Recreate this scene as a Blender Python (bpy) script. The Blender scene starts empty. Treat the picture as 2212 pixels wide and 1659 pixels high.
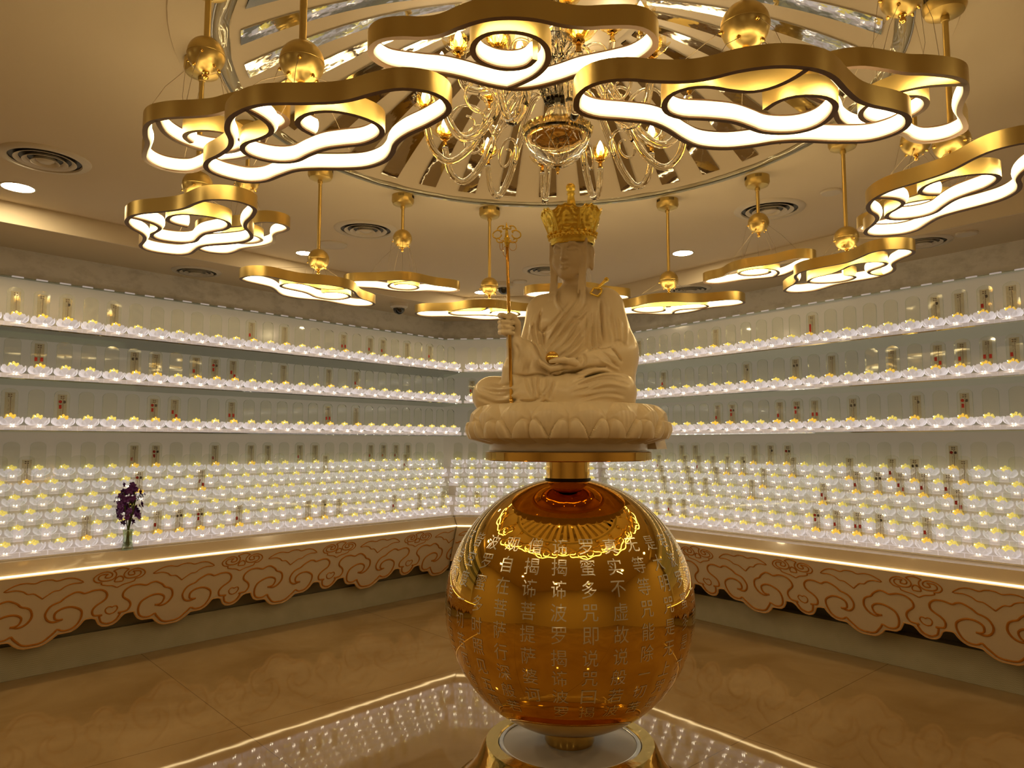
import bpy, bmesh, math, random
import numpy as np
from mathutils import Vector, Matrix
random.seed(7)
S = bpy.context.scene
COL = S.collection
PI = math.pi
H = 1.44                       # camera height
PITCH = math.atan(129.5 / 1550)

# ---------------------------------------------------------------- camera
cam_data = bpy.data.cameras.new('camera')
cam_data.sensor_width = 36.0
cam_data.lens = 36.0 * 1550 / 2212
cam_data.clip_start = 0.02
cam = bpy.data.objects.new('camera', cam_data)
COL.objects.link(cam)
cam.location = (0, 0, H)
cam.rotation_euler = (PI / 2 + PITCH, 0, 0)
S.camera = cam
# ---------------------------------------------------------------- world and exposure
w = bpy.data.worlds.new('world')
S.world = w
w.use_nodes = True
w.node_tree.nodes['Background'].inputs[0].default_value = (1.0, 0.75, 0.5, 1)
w.node_tree.nodes['Background'].inputs[1].default_value = 0.02
S.view_settings.view_transform = 'Standard'
S.view_settings.look = 'None'
S.view_settings.gamma = 1
S.view_settings.use_curve_mapping = False
S.view_settings.exposure = 1.25
LIT = (1.0, 0.71, 0.33)        # warm LED of the rings
RING_E = 5.0
DOWN_E = 55.0
STRIP_E = 2.4
BULB_E = 10.0
LOTUS_E = 0.15
cy = S.cycles
cy.max_bounces = 8
cy.diffuse_bounces = 4
cy.glossy_bounces = 5
cy.transmission_bounces = 8
cy.transparent_max_bounces = 28
cy.caustics_reflective = False
cy.caustics_refractive = False
cy.sample_clamp_indirect = 4.0
cy.use_denoising = True
cy.denoiser = 'OPENIMAGEDENOISE'
cy.use_adaptive_sampling = True
cy.adaptive_threshold = 0.06

# ---------------------------------------------------------------- materials
MATS = {}
def nodes_of(name):
    m = bpy.data.materials.new(name); m.use_nodes = True
    nt = m.node_tree
    return m, nt, nt.nodes['Principled BSDF'], nt.nodes['Material Output']
def pbr(name, col, rough=0.5, metal=0.0, bump=None, noise=None, spec=0.5, emit=None, es=0, sss=0, trans=0, ior=1.45, coat=0, sample=True):
    """bump=(scale, strength, distance) noise=(scale, colour2, contrast)"""
    m, nt, b, o = nodes_of(name)
    N, Lk = nt.nodes, nt.links
    b.inputs['Base Color'].default_value = (*col, 1)
    b.inputs['Roughness'].default_value = rough
    b.inputs['Metallic'].default_value = metal
    b.inputs['IOR'].default_value = ior
    b.inputs['Specular IOR Level'].default_value = spec
    b.inputs['Transmission Weight'].default_value = trans
    b.inputs['Coat Weight'].default_value = coat
    b.inputs['Coat Roughness'].default_value = 0.04
    if sss:
        b.inputs['Subsurface Weight'].default_value = sss
        b.inputs['Subsurface Radius'].default_value = (0.03, 0.02, 0.012)
    if emit:
        b.inputs['Emission Color'].default_value = (*emit, 1)
        b.inputs['Emission Strength'].default_value = es
        if not sample: m.cycles.emission_sampling = 'NONE'
    tc = N.new('ShaderNodeTexCoord')
    if noise:
        t = N.new('ShaderNodeTexNoise'); t.inputs['Scale'].default_value = noise[0]; t.inputs['Detail'].default_value = 6
        Lk.new(tc.outputs['Object'], t.inputs['Vector'])
        r = N.new('ShaderNodeValToRGB')
        r.color_ramp.elements[0].position = 0.5 - noise[2]; r.color_ramp.elements[1].position = 0.5 + noise[2]
        r.color_ramp.elements[0].color = (*noise[1], 1); r.color_ramp.elements[1].color = (*col, 1)
        Lk.new(t.outputs['Fac'], r.inputs['Fac']); Lk.new(r.outputs['Color'], b.inputs['Base Color'])
    if bump:
        t = N.new('ShaderNodeTexNoise'); t.inputs['Scale'].default_value = bump[0]; t.inputs['Detail'].default_value = 5
        Lk.new(tc.outputs['Object'], t.inputs['Vector'])
        bp = N.new('ShaderNodeBump'); bp.inputs['Strength'].default_value = bump[1]; bp.inputs['Distance'].default_value = bump[2]
        Lk.new(t.outputs['Fac'], bp.inputs['Height']); Lk.new(bp.outputs['Normal'], b.inputs['Normal'])
    MATS[name] = m
    return m
def emissive(name, col, s, sample=True):
    m = bpy.data.materials.new(name); m.use_nodes = True
    nt = m.node_tree; nt.nodes.clear()
    o = nt.nodes.new('ShaderNodeOutputMaterial'); e = nt.nodes.new('ShaderNodeEmission')
    e.inputs[0].default_value = (*col, 1); e.inputs[1].default_value = s
    nt.links.new(e.outputs[0], o.inputs[0])
    if not sample: m.cycles.emission_sampling = 'NONE'
    MATS[name] = m
    return m
def clear(name, tint, gloss, rough=0.03, edge=0.6, haze=0.0):
    """thin clear acrylic: see-through with fresnel reflections"""
    m = bpy.data.materials.new(name); m.use_nodes = True
    nt = m.node_tree; nt.nodes.clear(); N, Lk = nt.nodes, nt.links
    o = N.new('ShaderNodeOutputMaterial'); mx = N.new('ShaderNodeMixShader')
    t = N.new('ShaderNodeBsdfTransparent'); t.inputs[0].default_value = (*tint, 1)
    g = N.new('ShaderNodeBsdfGlossy'); g.inputs['Roughness'].default_value = rough
    g.inputs[0].default_value = (0.95, 1.0, 0.95, 1)
    lw = N.new('ShaderNodeLayerWeight'); lw.inputs[0].default_value = gloss
    mp = N.new('ShaderNodeMapRange'); mp.inputs[3].default_value = 0.035; mp.inputs[4].default_value = edge
    Lk.new(lw.outputs['Fresnel'], mp.inputs[0]); Lk.new(mp.outputs[0], mx.inputs[0])
    if haze:
        df = N.new('ShaderNodeBsdfDiffuse'); df.inputs[0].default_value = (0.84, 0.86, 0.76, 1); tl = N.new('ShaderNodeBsdfTranslucent'); tl.inputs[0].default_value = (0.88, 0.90, 0.80, 1)
        m1 = N.new('ShaderNodeMixShader'); m1.inputs[0].default_value = 0.5; m2 = N.new('ShaderNodeMixShader'); m2.inputs[0].default_value = haze
        Lk.new(df.outputs[0], m1.inputs[1]); Lk.new(tl.outputs[0], m1.inputs[2]); Lk.new(t.outputs[0], m2.inputs[1]); Lk.new(m1.outputs[0], m2.inputs[2]); Lk.new(m2.outputs[0], mx.inputs[1])
    else: Lk.new(t.outputs[0], mx.inputs[1])
    Lk.new(g.outputs[0], mx.inputs[2]); Lk.new(mx.outputs[0], o.inputs[0])
    MATS[name] = m
    return m
pbr('plaster', (0.74, 0.65, 0.50), 0.75, noise=(1.2, (0.71, 0.62, 0.47), 0.3))
pbr('plaster_white', (0.60, 0.52, 0.40), 0.6)
pbr('soffit', (0.78, 0.64, 0.42), 0.18, spec=0.45, noise=(0.8, (0.72, 0.59, 0.38), 0.3))
pbr('mirror', (0.62, 0.60, 0.56), 0.03, 1.0, bump=(2.2, 0.12, 0.02))
pbr('gold_satin', (0.58, 0.44, 0.16), 0.36, 1.0, bump=(120, 0.15, 0.001))
pbr('gold_polish', (0.78, 0.50, 0.13), 0.045, 1.0)
pbr('globe_gold', (0.80, 0.48, 0.07), 0.025, 1.0, bump=(3.0, 0.05, 0.01))
pbr('gold_leaf', (0.92, 0.69, 0.13), 0.27, 1.0, bump=(90, 0.5, 0.002))
pbr('gold_hammered', (0.75, 0.52, 0.14), 0.10, 1.0, bump=(22, 0.35, 0.004))
pbr('ring_edge', (0.16, 0.09, 0.045), 0.5, 0.3)
pbr('dark', (0.02, 0.015, 0.012), 0.4)
pbr('steel', (0.75, 0.73, 0.70), 0.18, 1.0)
pbr('glyph', (0.86, 0.82, 0.70), 0.22, 0.85, bump=(60, 0.3, 0.001))
pbr('marble_statue', (0.78, 0.66, 0.46), 0.28, noise=(5, (0.74, 0.62, 0.42), 0.35), coat=0.2)
pbr('marble_plinth', (0.82, 0.75, 0.66), 0.22)
pbr('shelf_stone', (0.86, 0.82, 0.76), 0.2, noise=(14, (0.80, 0.76, 0.70), 0.3))
pbr('mirror_bronze', (0.62, 0.50, 0.34), 0.06, 1.0, bump=(3, 0.08, 0.01))
pbr('cable_grey', (0.30, 0.24, 0.16), 0.4, 0.8)
pbr('counter_beige', (0.62, 0.50, 0.34), 0.16, noise=(3, (0.57, 0.45, 0.30), 0.3), coat=0.3)
pbr('valance_cream', (0.76, 0.68, 0.56), 0.5)
pbr('valance_edge', (0.72, 0.45, 0.20), 0.5)
pbr('carved_orange', (0.50, 0.19, 0.01), 0.45)
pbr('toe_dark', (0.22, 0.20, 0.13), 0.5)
pbr('white_lens', (0.9, 0.85, 0.78), 0.4)
pbr('vent_white', (0.66, 0.60, 0.50), 0.35, spec=0.6)
pbr('camera_white', (0.75, 0.7, 0.62), 0.4)
pbr('camera_dome', (0.02, 0.02, 0.02), 0.08, coat=0.6)
pbr('lotus_white', (0.62, 0.60, 0.60), 0.22, emit=(1.0, 0.90, 0.86), es=LOTUS_E, sample=False, coat=0.4)
pbr('lotus_base', (0.55, 0.50, 0.48), 0.15, emit=(1.0, 0.86, 0.78), es=LOTUS_E * 0.8, sample=False, coat=0.5)
pbr('gem_yellow', (0.86, 0.74, 0.16), 0.12, emit=(1.0, 0.85, 0.22), es=0.16, sample=False, coat=0.8)
pbr('gem_gold', (0.88, 0.62, 0.08), 0.12, emit=(1.0, 0.66, 0.10), es=0.18, sample=False, coat=0.8)
emissive('pearl_light', (1.0, 0.86, 0.60), 16.0)
pbr('paper', (0.70, 0.60, 0.44), 0.7)
pbr('seal_red', (0.42, 0.03, 0.02), 0.6)
pbr('photo_grey', (0.10, 0.09, 0.08), 0.5)
pbr('ink', (0.20, 0.14, 0.09), 0.7)
pbr('petal_purple', (0.16, 0.035, 0.26), 0.55, noise=(60, (0.08, 0.015, 0.14), 0.3))
pbr('stem_green', (0.10, 0.14, 0.02), 0.5)
m = emissive('ring_light', LIT, RING_E); nt = m.node_tree
_tc = nt.nodes.new('ShaderNodeTexCoord'); _sx = nt.nodes.new('ShaderNodeSeparateXYZ'); _rp = nt.nodes.new('ShaderNodeValToRGB'); _ml = nt.nodes.new('ShaderNodeMath'); _dv = nt.nodes.new('ShaderNodeMath')
_dv.operation = 'MULTIPLY'; _dv.inputs[1].default_value = 1 / 0.045; _ml.operation = 'MULTIPLY'; _ml.inputs[1].default_value = RING_E * 1.55
nt.links.new(_tc.outputs['Object'], _sx.inputs[0]); nt.links.new(_sx.outputs[2], _dv.inputs[0]); nt.links.new(_dv.outputs[0], _rp.inputs['Fac'])
_e = _rp.color_ramp.elements; _e[0].position = 0.07; _e[0].color = (.035, .035, .035, 1); _e[1].position = 0.93; _e[1].color = (.035, .035, .035, 1)
for _p, _v in ((0.20, .22), (0.34, .8), (0.5, 1), (0.66, .8), (0.80, .22)): _q = _e.new(_p); _q.color = (_v, _v, _v, 1)
nt.links.new(_rp.outputs['Color'], _ml.inputs[0]); nt.links.new(_ml.outputs[0], nt.nodes['Emission'].inputs[1])
emissive('down_light', (1.0, 0.76, 0.42), DOWN_E)
emissive('strip_light', (1.0, 0.74, 0.36), STRIP_E)
emissive('bulb_light', (1.0, 0.78, 0.48), BULB_E)
clear('acrylic', (0.98, 0.99, 0.965), 0.12, haze=0.055)
clear('shelf_glass', (0.80, 0.82, 0.74), 0.65, edge=1.0, haze=0.10)
clear('slip_film', (0.94, 0.90, 0.80), 0.12, haze=0.16)
pbr('back_panel_glow', (0.60, 0.55, 0.45), 0.12, noise=(6, (0.56, 0.51, 0.41), 0.3), spec=0.7, emit=(1.0, 0.86, 0.60), es=0.055, sample=False)  # faint emission added to brighten the wall under the shelves
clear('acrylic_edge', (0.86, 0.93, 0.86), 0.25, edge=0.8, haze=0.45)
# chandelier glass: bright facets, see-through body
def glassy(name, tint, lo, hi, sc, bs=0.6):
    m = clear(name, tint, 0.35, 0.05, hi); nt = m.node_tree
    tc = nt.nodes.new('ShaderNodeTexCoord'); t = nt.nodes.new('ShaderNodeTexNoise'); t.inputs['Scale'].default_value = sc
    bp = nt.nodes.new('ShaderNodeBump'); bp.inputs['Strength'].default_value = bs; bp.inputs['Distance'].default_value = 0.004
    nt.links.new(tc.outputs['Object'], t.inputs['Vector']); nt.links.new(t.outputs['Fac'], bp.inputs['Height'])
    for n in nt.nodes:
        if n.type in ('BSDF_GLOSSY', 'LAYER_WEIGHT'): nt.links.new(bp.outputs['Normal'], n.inputs['Normal'])
        if n.type == 'MAP_RANGE': n.inputs[3].default_value = lo
    return m
def realglass(name, col, rough=0.01, bs=0.15, sc=30):
    m = bpy.data.materials.new(name); m.use_nodes = True; nt = m.node_tree; nt.nodes.clear(); N, Lk = nt.nodes, nt.links
    o = N.new('ShaderNodeOutputMaterial'); g = N.new('ShaderNodeBsdfGlass'); g.inputs['Color'].default_value = (*col, 1); g.inputs['Roughness'].default_value = rough; g.inputs['IOR'].default_value = 1.42
    tc = N.new('ShaderNodeTexCoord'); t = N.new('ShaderNodeTexNoise'); t.inputs['Scale'].default_value = sc; bp = N.new('ShaderNodeBump'); bp.inputs['Strength'].default_value = bs; bp.inputs['Distance'].default_value = 0.004
    Lk.new(tc.outputs['Object'], t.inputs['Vector']); Lk.new(t.outputs['Fac'], bp.inputs['Height']); Lk.new(bp.outputs['Normal'], g.inputs['Normal']); Lk.new(g.outputs[0], o.inputs[0])
    MATS[name] = m
realglass('glass_clear', (1.0, 0.985, 0.95)); realglass('glass_bowl', (1.0, 0.985, 0.95), 0.01, 0.05, 12)
glassy('glass_rim', (0.95, 0.95, 0.90), 0.05, 0.75, 6)
glassy('glass_amber', (0.97, 0.80, 0.42), 0.07, 0.8, 60)
glassy('glass_vase', (0.80, 0.86, 0.76), 0.08, 0.8, 8)

# polished marble floor
m, nt, b, o = nodes_of('floor_marble'); N, Lk = nt.nodes, nt.links
tc = N.new('ShaderNodeTexCoord')
n1 = N.new('ShaderNodeTexNoise'); n1.inputs['Scale'].default_value = 1.1; n1.inputs['Detail'].default_value = 9; n1.inputs['Distortion'].default_value = 1.4
r1 = N.new('ShaderNodeValToRGB'); r1.color_ramp.elements[0].color = (0.37, 0.235, 0.095, 1); r1.color_ramp.elements[1].color = (0.50, 0.345, 0.165, 1)
r1.color_ramp.elements[0].position = 0.35; r1.color_ramp.elements[1].position = 0.68
Lk.new(tc.outputs['Object'], n1.inputs['Vector']); Lk.new(n1.outputs['Fac'], r1.inputs['Fac'])
br = N.new('ShaderNodeTexBrick'); br.offset = 0; br.inputs['Scale'].default_value = 1.0
br.inputs['Brick Width'].default_value = 1.8; br.inputs['Row Height'].default_value = 1.8; br.inputs['Mortar Size'].default_value = 0.0025
mp = N.new('ShaderNodeMapping'); mp.inputs['Rotation'].default_value = (0, 0, math.radians(48)); mp.inputs['Location'].default_value = (0.15, 0.3, 0)
Lk.new(tc.outputs['Object'], mp.inputs['Vector']); Lk.new(mp.outputs['Vector'], br.inputs['Vector'])
mx = N.new('ShaderNodeMix'); mx.data_type = 'RGBA'
Lk.new(br.outputs['Fac'], mx.inputs['Factor']); Lk.new(r1.outputs['Color'], mx.inputs[6]); mx.inputs[7].default_value = (0.24, 0.15, 0.07, 1)
Lk.new(mx.outputs[2], b.inputs['Base Color'])
b.inputs['Roughness'].default_value = 0.035; b.inputs['IOR'].default_value = 1.45
n2 = N.new('ShaderNodeTexNoise'); n2.inputs['Scale'].default_value = 3.0; n2.inputs['Detail'].default_value = 2
bp = N.new('ShaderNodeBump'); bp.inputs['Strength'].default_value = 0.045; bp.inputs['Distance'].default_value = 0.012
Lk.new(tc.outputs['Object'], n2.inputs['Vector']); Lk.new(n2.outputs['Fac'], bp.inputs['Height']); Lk.new(bp.outputs['Normal'], b.inputs['Normal'])
MATS['floor_marble'] = m
# veined grey-white wall
m, nt, b, o = nodes_of('wall_marble'); N, Lk = nt.nodes, nt.links
tc = N.new('ShaderNodeTexCoord')
n1 = N.new('ShaderNodeTexNoise'); n1.inputs['Scale'].default_value = 7; n1.inputs['Detail'].default_value = 8; n1.inputs['Roughness'].default_value = 0.65
mp = N.new('ShaderNodeMapping'); mp.inputs['Scale'].default_value = (1, 1, 1.7)
r1 = N.new('ShaderNodeValToRGB'); r1.color_ramp.elements[0].color = (0.62, 0.60, 0.55, 1); r1.color_ramp.elements[1].color = (0.84, 0.82, 0.78, 1)
r1.color_ramp.elements[0].position = 0.30; r1.color_ramp.elements[1].position = 0.52
Lk.new(tc.outputs['Object'], mp.inputs['Vector']); Lk.new(mp.outputs['Vector'], n1.inputs['Vector']); Lk.new(n1.outputs['Fac'], r1.inputs['Fac']); Lk.new(r1.outputs['Color'], b.inputs['Base Color'])
b.inputs['Roughness'].default_value = 0.35
MATS['wall_marble'] = m
# woven plinth
m, nt, b, o = nodes_of('plinth_weave'); N, Lk = nt.nodes, nt.links
tc = N.new('ShaderNodeTexCoord'); ck = N.new('ShaderNodeTexChecker'); ck.inputs['Scale'].default_value = 160
ck.inputs[1].default_value = (0.46, 0.44, 0.30, 1); ck.inputs[2].default_value = (0.30, 0.29, 0.20, 1)
n1 = N.new('ShaderNodeTexNoise'); n1.inputs['Scale'].default_value = 9; n1.inputs['Detail'].default_value = 6
mx = N.new('ShaderNodeMix'); mx.data_type = 'RGBA'; mx.inputs[7].default_value = (0.50, 0.48, 0.36, 1)
Lk.new(tc.outputs['Object'], ck.inputs['Vector']); Lk.new(tc.outputs['Object'], n1.inputs['Vector'])
Lk.new(n1.outputs['Fac'], mx.inputs['Factor']); Lk.new(ck.outputs['Color'], mx.inputs[6]); Lk.new(mx.outputs[2], b.inputs['Base Color'])
b.inputs['Roughness'].default_value = 0.75
MATS['plinth_weave'] = m

# ---------------------------------------------------------------- mesh helpers
class MB:
    def __init__(s): s.v = []; s.f = []; s.mi = []
    def add(s, v, f, mi=0):
        o = len(s.v); s.v += [tuple(map(float, p)) for p in v]; s.f += [tuple(i + o for i in q) for q in f]; s.mi += [mi] * len(f); return s
    def box(s, c, d, mi=0, M=None):
        x, y, z = d[0] / 2, d[1] / 2, d[2] / 2
        v = [Vector((c[0] + i * x, c[1] + j * y, c[2] + k * z)) for k in (-1, 1) for j in (-1, 1) for i in (-1, 1)]
        if M: v = [M @ p for p in v]
        return s.add(v, [(0, 2, 3, 1), (4, 5, 7, 6), (0, 1, 5, 4), (2, 6, 7, 3), (0, 4, 6, 2), (1, 3, 7, 5)], mi)
    def lathe(s, prof, n=32, c=(0, 0, 0), mi=0, M=None, wob=None):
        v = []; f = []; k = len(prof)
        for i in range(n):
            a = 2 * PI * i / n
            for j, (r, z) in enumerate(prof):
                rr = r * (wob(a, j) if wob else 1)
                v.append(Vector((c[0] + rr * math.cos(a), c[1] + rr * math.sin(a), c[2] + z)))
        for i in range(n):
            for j in range(k - 1):
                a, b2 = i * k + j, ((i + 1) % n) * k + j
                f.append((a, b2, b2 + 1, a + 1))
        if M: v = [M @ p for p in v]
        return s.add(v, f, mi)
    def tube(s, pts, r, n=8, closed=False, mi=0, cap=True, flat=1.0):
        P = [Vector(p) for p in pts]; k = len(P); R = r if hasattr(r, '__len__') else [r] * k
        v = []; f = []; up = None
        for i, p in enumerate(P):
            if closed: t = P[(i + 1) % k] - P[i - 1]
            else: t = P[min(i + 1, k - 1)] - P[max(i - 1, 0)]
            if t.length < 1e-9: t = Vector((0, 0, 1))
            t.normalize()
            if up is None:
                up = Vector((0, 0, 1)) if abs(t.z) < 0.9 else Vector((1, 0, 0))
            up = (up - t * up.dot(t))
            if up.length < 1e-6: up = t.orthogonal()
            up.normalize(); b2 = t.cross(up)
            for j in range(n):
                a = 2 * PI * j / n
                v.append(p + up * (R[i] * flat * math.cos(a)) + b2 * (R[i] * math.sin(a)))
        m = k if closed else k - 1
        for i in range(m):
            for j in range(n):
                a, b3 = i * n + j, ((i + 1) % k) * n + j
                a2, b4 = i * n + (j + 1) % n, ((i + 1) % k) * n + (j + 1) % n
                f.append((a, a2, b4, b3))
        if cap and not closed:
            f.append(tuple(range(n))[::-1]); f.append(tuple((k - 1) * n + j for j in range(n)))
        return s.add(v, f, mi)
    def sphere(s, c, r, n=16, m=10, mi=0, sc=(1, 1, 1)):
        v = []; f = []
        for j in range(m + 1):
            t = PI * j / m
            for i in range(n):
                a = 2 * PI * i / n
                v.append((c[0] + r * sc[0] * math.sin(t) * math.cos(a), c[1] + r * sc[1] * math.sin(t) * math.sin(a), c[2] + r * sc[2] * math.cos(t)))
        for j in range(m):
            for i in range(n):
                f.append((j * n + i, (j + 1) * n + i, (j + 1) * n + (i + 1) % n, j * n + (i + 1) % n))
        return s.add(v, f, mi)
    def prism(s, poly, z0, z1, mi=0, M=None):
        n = len(poly)
        v = [Vector((x, y, z0)) for x, y in poly] + [Vector((x, y, z1)) for x, y in poly]
        if M: v = [M @ p for p in v]
        return s.add(v, [tuple(range(n))[::-1], tuple(range(n, 2 * n))] + [(i, (i + 1) % n, n + (i + 1) % n, n + i) for i in range(n)], mi)
    def build(s, name, mats, parent=None, smooth=False, loc=None, angle=None, merge=False):
        me = bpy.data.meshes.new(name)
        me.from_pydata(s.v, [], s.f)
        if isinstance(mats, str): mats = [mats]
        for x in mats: me.materials.append(MATS[x])
        if any(s.mi): me.polygons.foreach_set('material_index', s.mi)
        if merge:
            bm = bmesh.new(); bm.from_mesh(me); bmesh.ops.remove_doubles(bm, verts=bm.verts, dist=1e-6); bm.to_mesh(me); bm.free()
        if smooth:
            me.shade_smooth()
            if angle: me.set_sharp_from_angle(angle=math.radians(angle))
        me.update()
        o = bpy.data.objects.new(name, me); COL.objects.link(o)
        if parent: o.parent = parent
        if loc: o.location = loc
        return o
def tag(o, label=None, cat=None, group=None, kind=None):
    if label: o['label'] = label
    if cat: o['category'] = cat
    if group: o['group'] = group
    if kind: o['kind'] = kind
    return o
def empty(name, loc=(0, 0, 0), rz=0.0):
    o = bpy.data.objects.new(name, None); COL.objects.link(o)
    o.empty_display_size = 0.05; o.location = loc; o.rotation_euler = (0, 0, rz)
    return o
def copy_tree(o, parent=None):
    c = o.copy(); COL.objects.link(c)
    if parent: c.parent = parent
    for ch in o.children: copy_tree(ch, c)
    return c
def spline(pts, n, closed=False):
    """Catmull-Rom resampled evenly"""
    P = [np.array(p, float) for p in pts]; k = len(P); out = []
    segs = k if closed else k - 1
    for i in range(segs):
        if closed: a, b2, c, d = P[i - 1], P[i], P[(i + 1) % k], P[(i + 2) % k]
        else: a, b2, c, d = P[max(i - 1, 0)], P[i], P[i + 1], P[min(i + 2, k - 1)]
        for t in np.linspace(0, 1, 9)[:-1]:
            out.append(0.5 * ((2 * b2) + (c - a) * t + (2 * a - 5 * b2 + 4 * c - d) * t * t + (-a + 3 * b2 - 3 * c + d) * t ** 3))
    if closed: out.append(out[0])
    else: out.append(P[-1])
    Q = np.array(out); L = np.r_[0, np.cumsum(np.linalg.norm(np.diff(Q, axis=0), axis=1))]
    t = np.linspace(0, L[-1], n + 1)
    R = np.stack([np.interp(t, L, Q[:, j]) for j in range(Q.shape[1])], 1)
    return R[:-1] if closed else R
# pixel <-> world (used to place things where the photograph shows them)
def ray(px, py):
    X = (px - 1106) / 1550; Y = -(py - 829.5) / 1550
    return np.array([X, math.cos(PITCH) - Y * math.sin(PITCH), math.sin(PITCH) + Y * math.cos(PITCH)])
def at_depth(px, py, y):
    d = ray(px, py); p = d * (y / d[1]); p[2] += H; return p
def at_height(px, py, z):
    d = ray(px, py); p = d * ((z - H) / d[2]); p[2] += H; return p
def proj(x, y, z):
    z -= H
    dep = y * math.cos(PITCH) + z * math.sin(PITCH); up = -y * math.sin(PITCH) + z * math.cos(PITCH)
    return 1106 + 1550 * x / dep, 829.5 - 1550 * up / dep
AX = (0.215, 2.78)             # the axis of globe and statue
# ================================================================ THE ROOM
class Wall:
    def __init__(s, az, sgn, T, side):
        a = math.radians(az); s.u = np.array([math.sin(a), math.cos(a)]) * sgn
        n = np.array([s.u[1], -s.u[0]]); s.n = n if n[1] > 0 else -n
        s.T = T; s.side = side
    def P(s, t, d, z): q = s.n * (s.T + d) + s.u * t; return (q[0], q[1], z)
WL = Wall(42.2, -1, 4.86, 'left'); WR = Wall(142, 1, 4.585, 'right'); WM = Wall(95, 1, 0, 'middle')
_r = ray(996, 803)[:2]; WM.T = float(WM.n @ (_r * (WL.T / (WL.n @ _r))))
def corner(a, b, d):
    return np.linalg.solve(np.array([a.n, b.n]), [a.T + d, b.T + d])
def ext(w, d):
    """range of s along wall w at offset d: from the corner(s) outward"""
    if w is WL: return float(w.u @ corner(WL, WM, d)), float(w.u @ corner(WL, WM, d)) + 5.4
    if w is WR: return float(w.u @ corner(WM, WR, d)), float(w.u @ corner(WM, WR, d)) + 5.2
    return float(w.u @ corner(WL, WM, d)), float(w.u @ corner(WM, WR, d))
def slab(mb, w, d0, d1, z0, z1, mi=0, s_end=None):
    """mitred prism along the wall between offsets d0<d1 and heights"""
    a0, a1 = ext(w, d0); b0, b1 = ext(w, d1)
    if w is not WM:
        a1 = b1 = min(a1, b1) if s_end is None else s_end
    v = [w.P(a0, d0, z0), w.P(a1, d0, z0), w.P(b1, d1, z0), w.P(b0, d1, z0), w.P(a0, d0, z1), w.P(a1, d0, z1), w.P(b1, d1, z1), w.P(b0, d1, z1)]
    mb.add(v, [(0, 1, 2, 3), (7, 6, 5, 4), (0, 4, 5, 1), (1, 5, 6, 2), (2, 6, 7, 3), (3, 7, 4, 0)], mi)
    return mb
ZC = H + 1.37; ZS = H + 1.25; DW = 0.54          # ceiling, soffit underside, back-wall offset
CD = (0.165, 2.75)                               # dome centre
walls = {'left': WL, 'middle': WM, 'right': WR}
for k, wl in walls.items():
    mb = slab(MB(), wl, DW, DW + 0.15, 0.0, ZC + 0.1)
    nm = 'wall_' + ('back' if k == 'middle' else k)
    tag(mb.build(nm, 'wall_marble'), kind='structure')
tn = 1
for k, wl in walls.items():
    d_in = {'left': -0.04, 'middle': -0.06, 'right': -0.085}[k]
    a0, a1 = ext(wl, -0.06)
    mb = slab(MB(), wl, -0.06, DW, ZS, ZC)
    o = mb.build('trim_%d' % tn, 'soffit'); tag(o, kind='structure'); tn += 1
    f = slab(MB(), wl, -0.075, -0.0605, ZS - 0.002, ZC); tag(f.build('trim_%d' % tn, 'plaster'), kind='structure'); tn += 1
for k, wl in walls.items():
    o = slab(MB(), wl, DW - 0.012, DW - 0.0005, H - 0.70, H + 1.055).build('trim_%d' % tn, 'back_panel_glow'); tag(o, kind='structure'); tn += 1
# rest of the room behind the camera
pL = WL.P(ext(WL, DW)[1], DW, 0); pR = WR.P(ext(WR, DW)[1], DW, 0)
yb = -2.6
def quadwall(name, a, b, mat='plaster'):
    a = Vector((a[0], a[1], 0)); b = Vector((b[0], b[1], 0)); t = (b - a).normalized(); n = Vector((t.y, -t.x, 0)) * 0.12
    v = [a, b, b + n, a + n]; v2 = [p + Vector((0, 0, ZC + 0.1)) for p in v]
    mb = MB().add(v + v2, [(0, 1, 2, 3), (7, 6, 5, 4), (0, 4, 5, 1), (1, 5, 6, 2), (2, 6, 7, 3), (3, 7, 4, 0)])
    return tag(mb.build(name, mat), kind='structure')
quadwall('wall_side_left', (pL[0], yb), (pL[0], pL[1] + 0.1))
quadwall('wall_side_right', (pR[0], pR[1] + 0.1), (pR[0], yb))
quadwall('wall_front', (pR[0], yb), (pL[0], yb))
# floor
mb = MB().box(((pL[0] + pR[0]) / 2, (8.2 + yb) / 2, -0.05), (pR[0] - pL[0] + 0.6, 8.2 - yb + 0.8, 0.1))
tag(mb.build('floor', 'floor_marble'), kind='structure')
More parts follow.
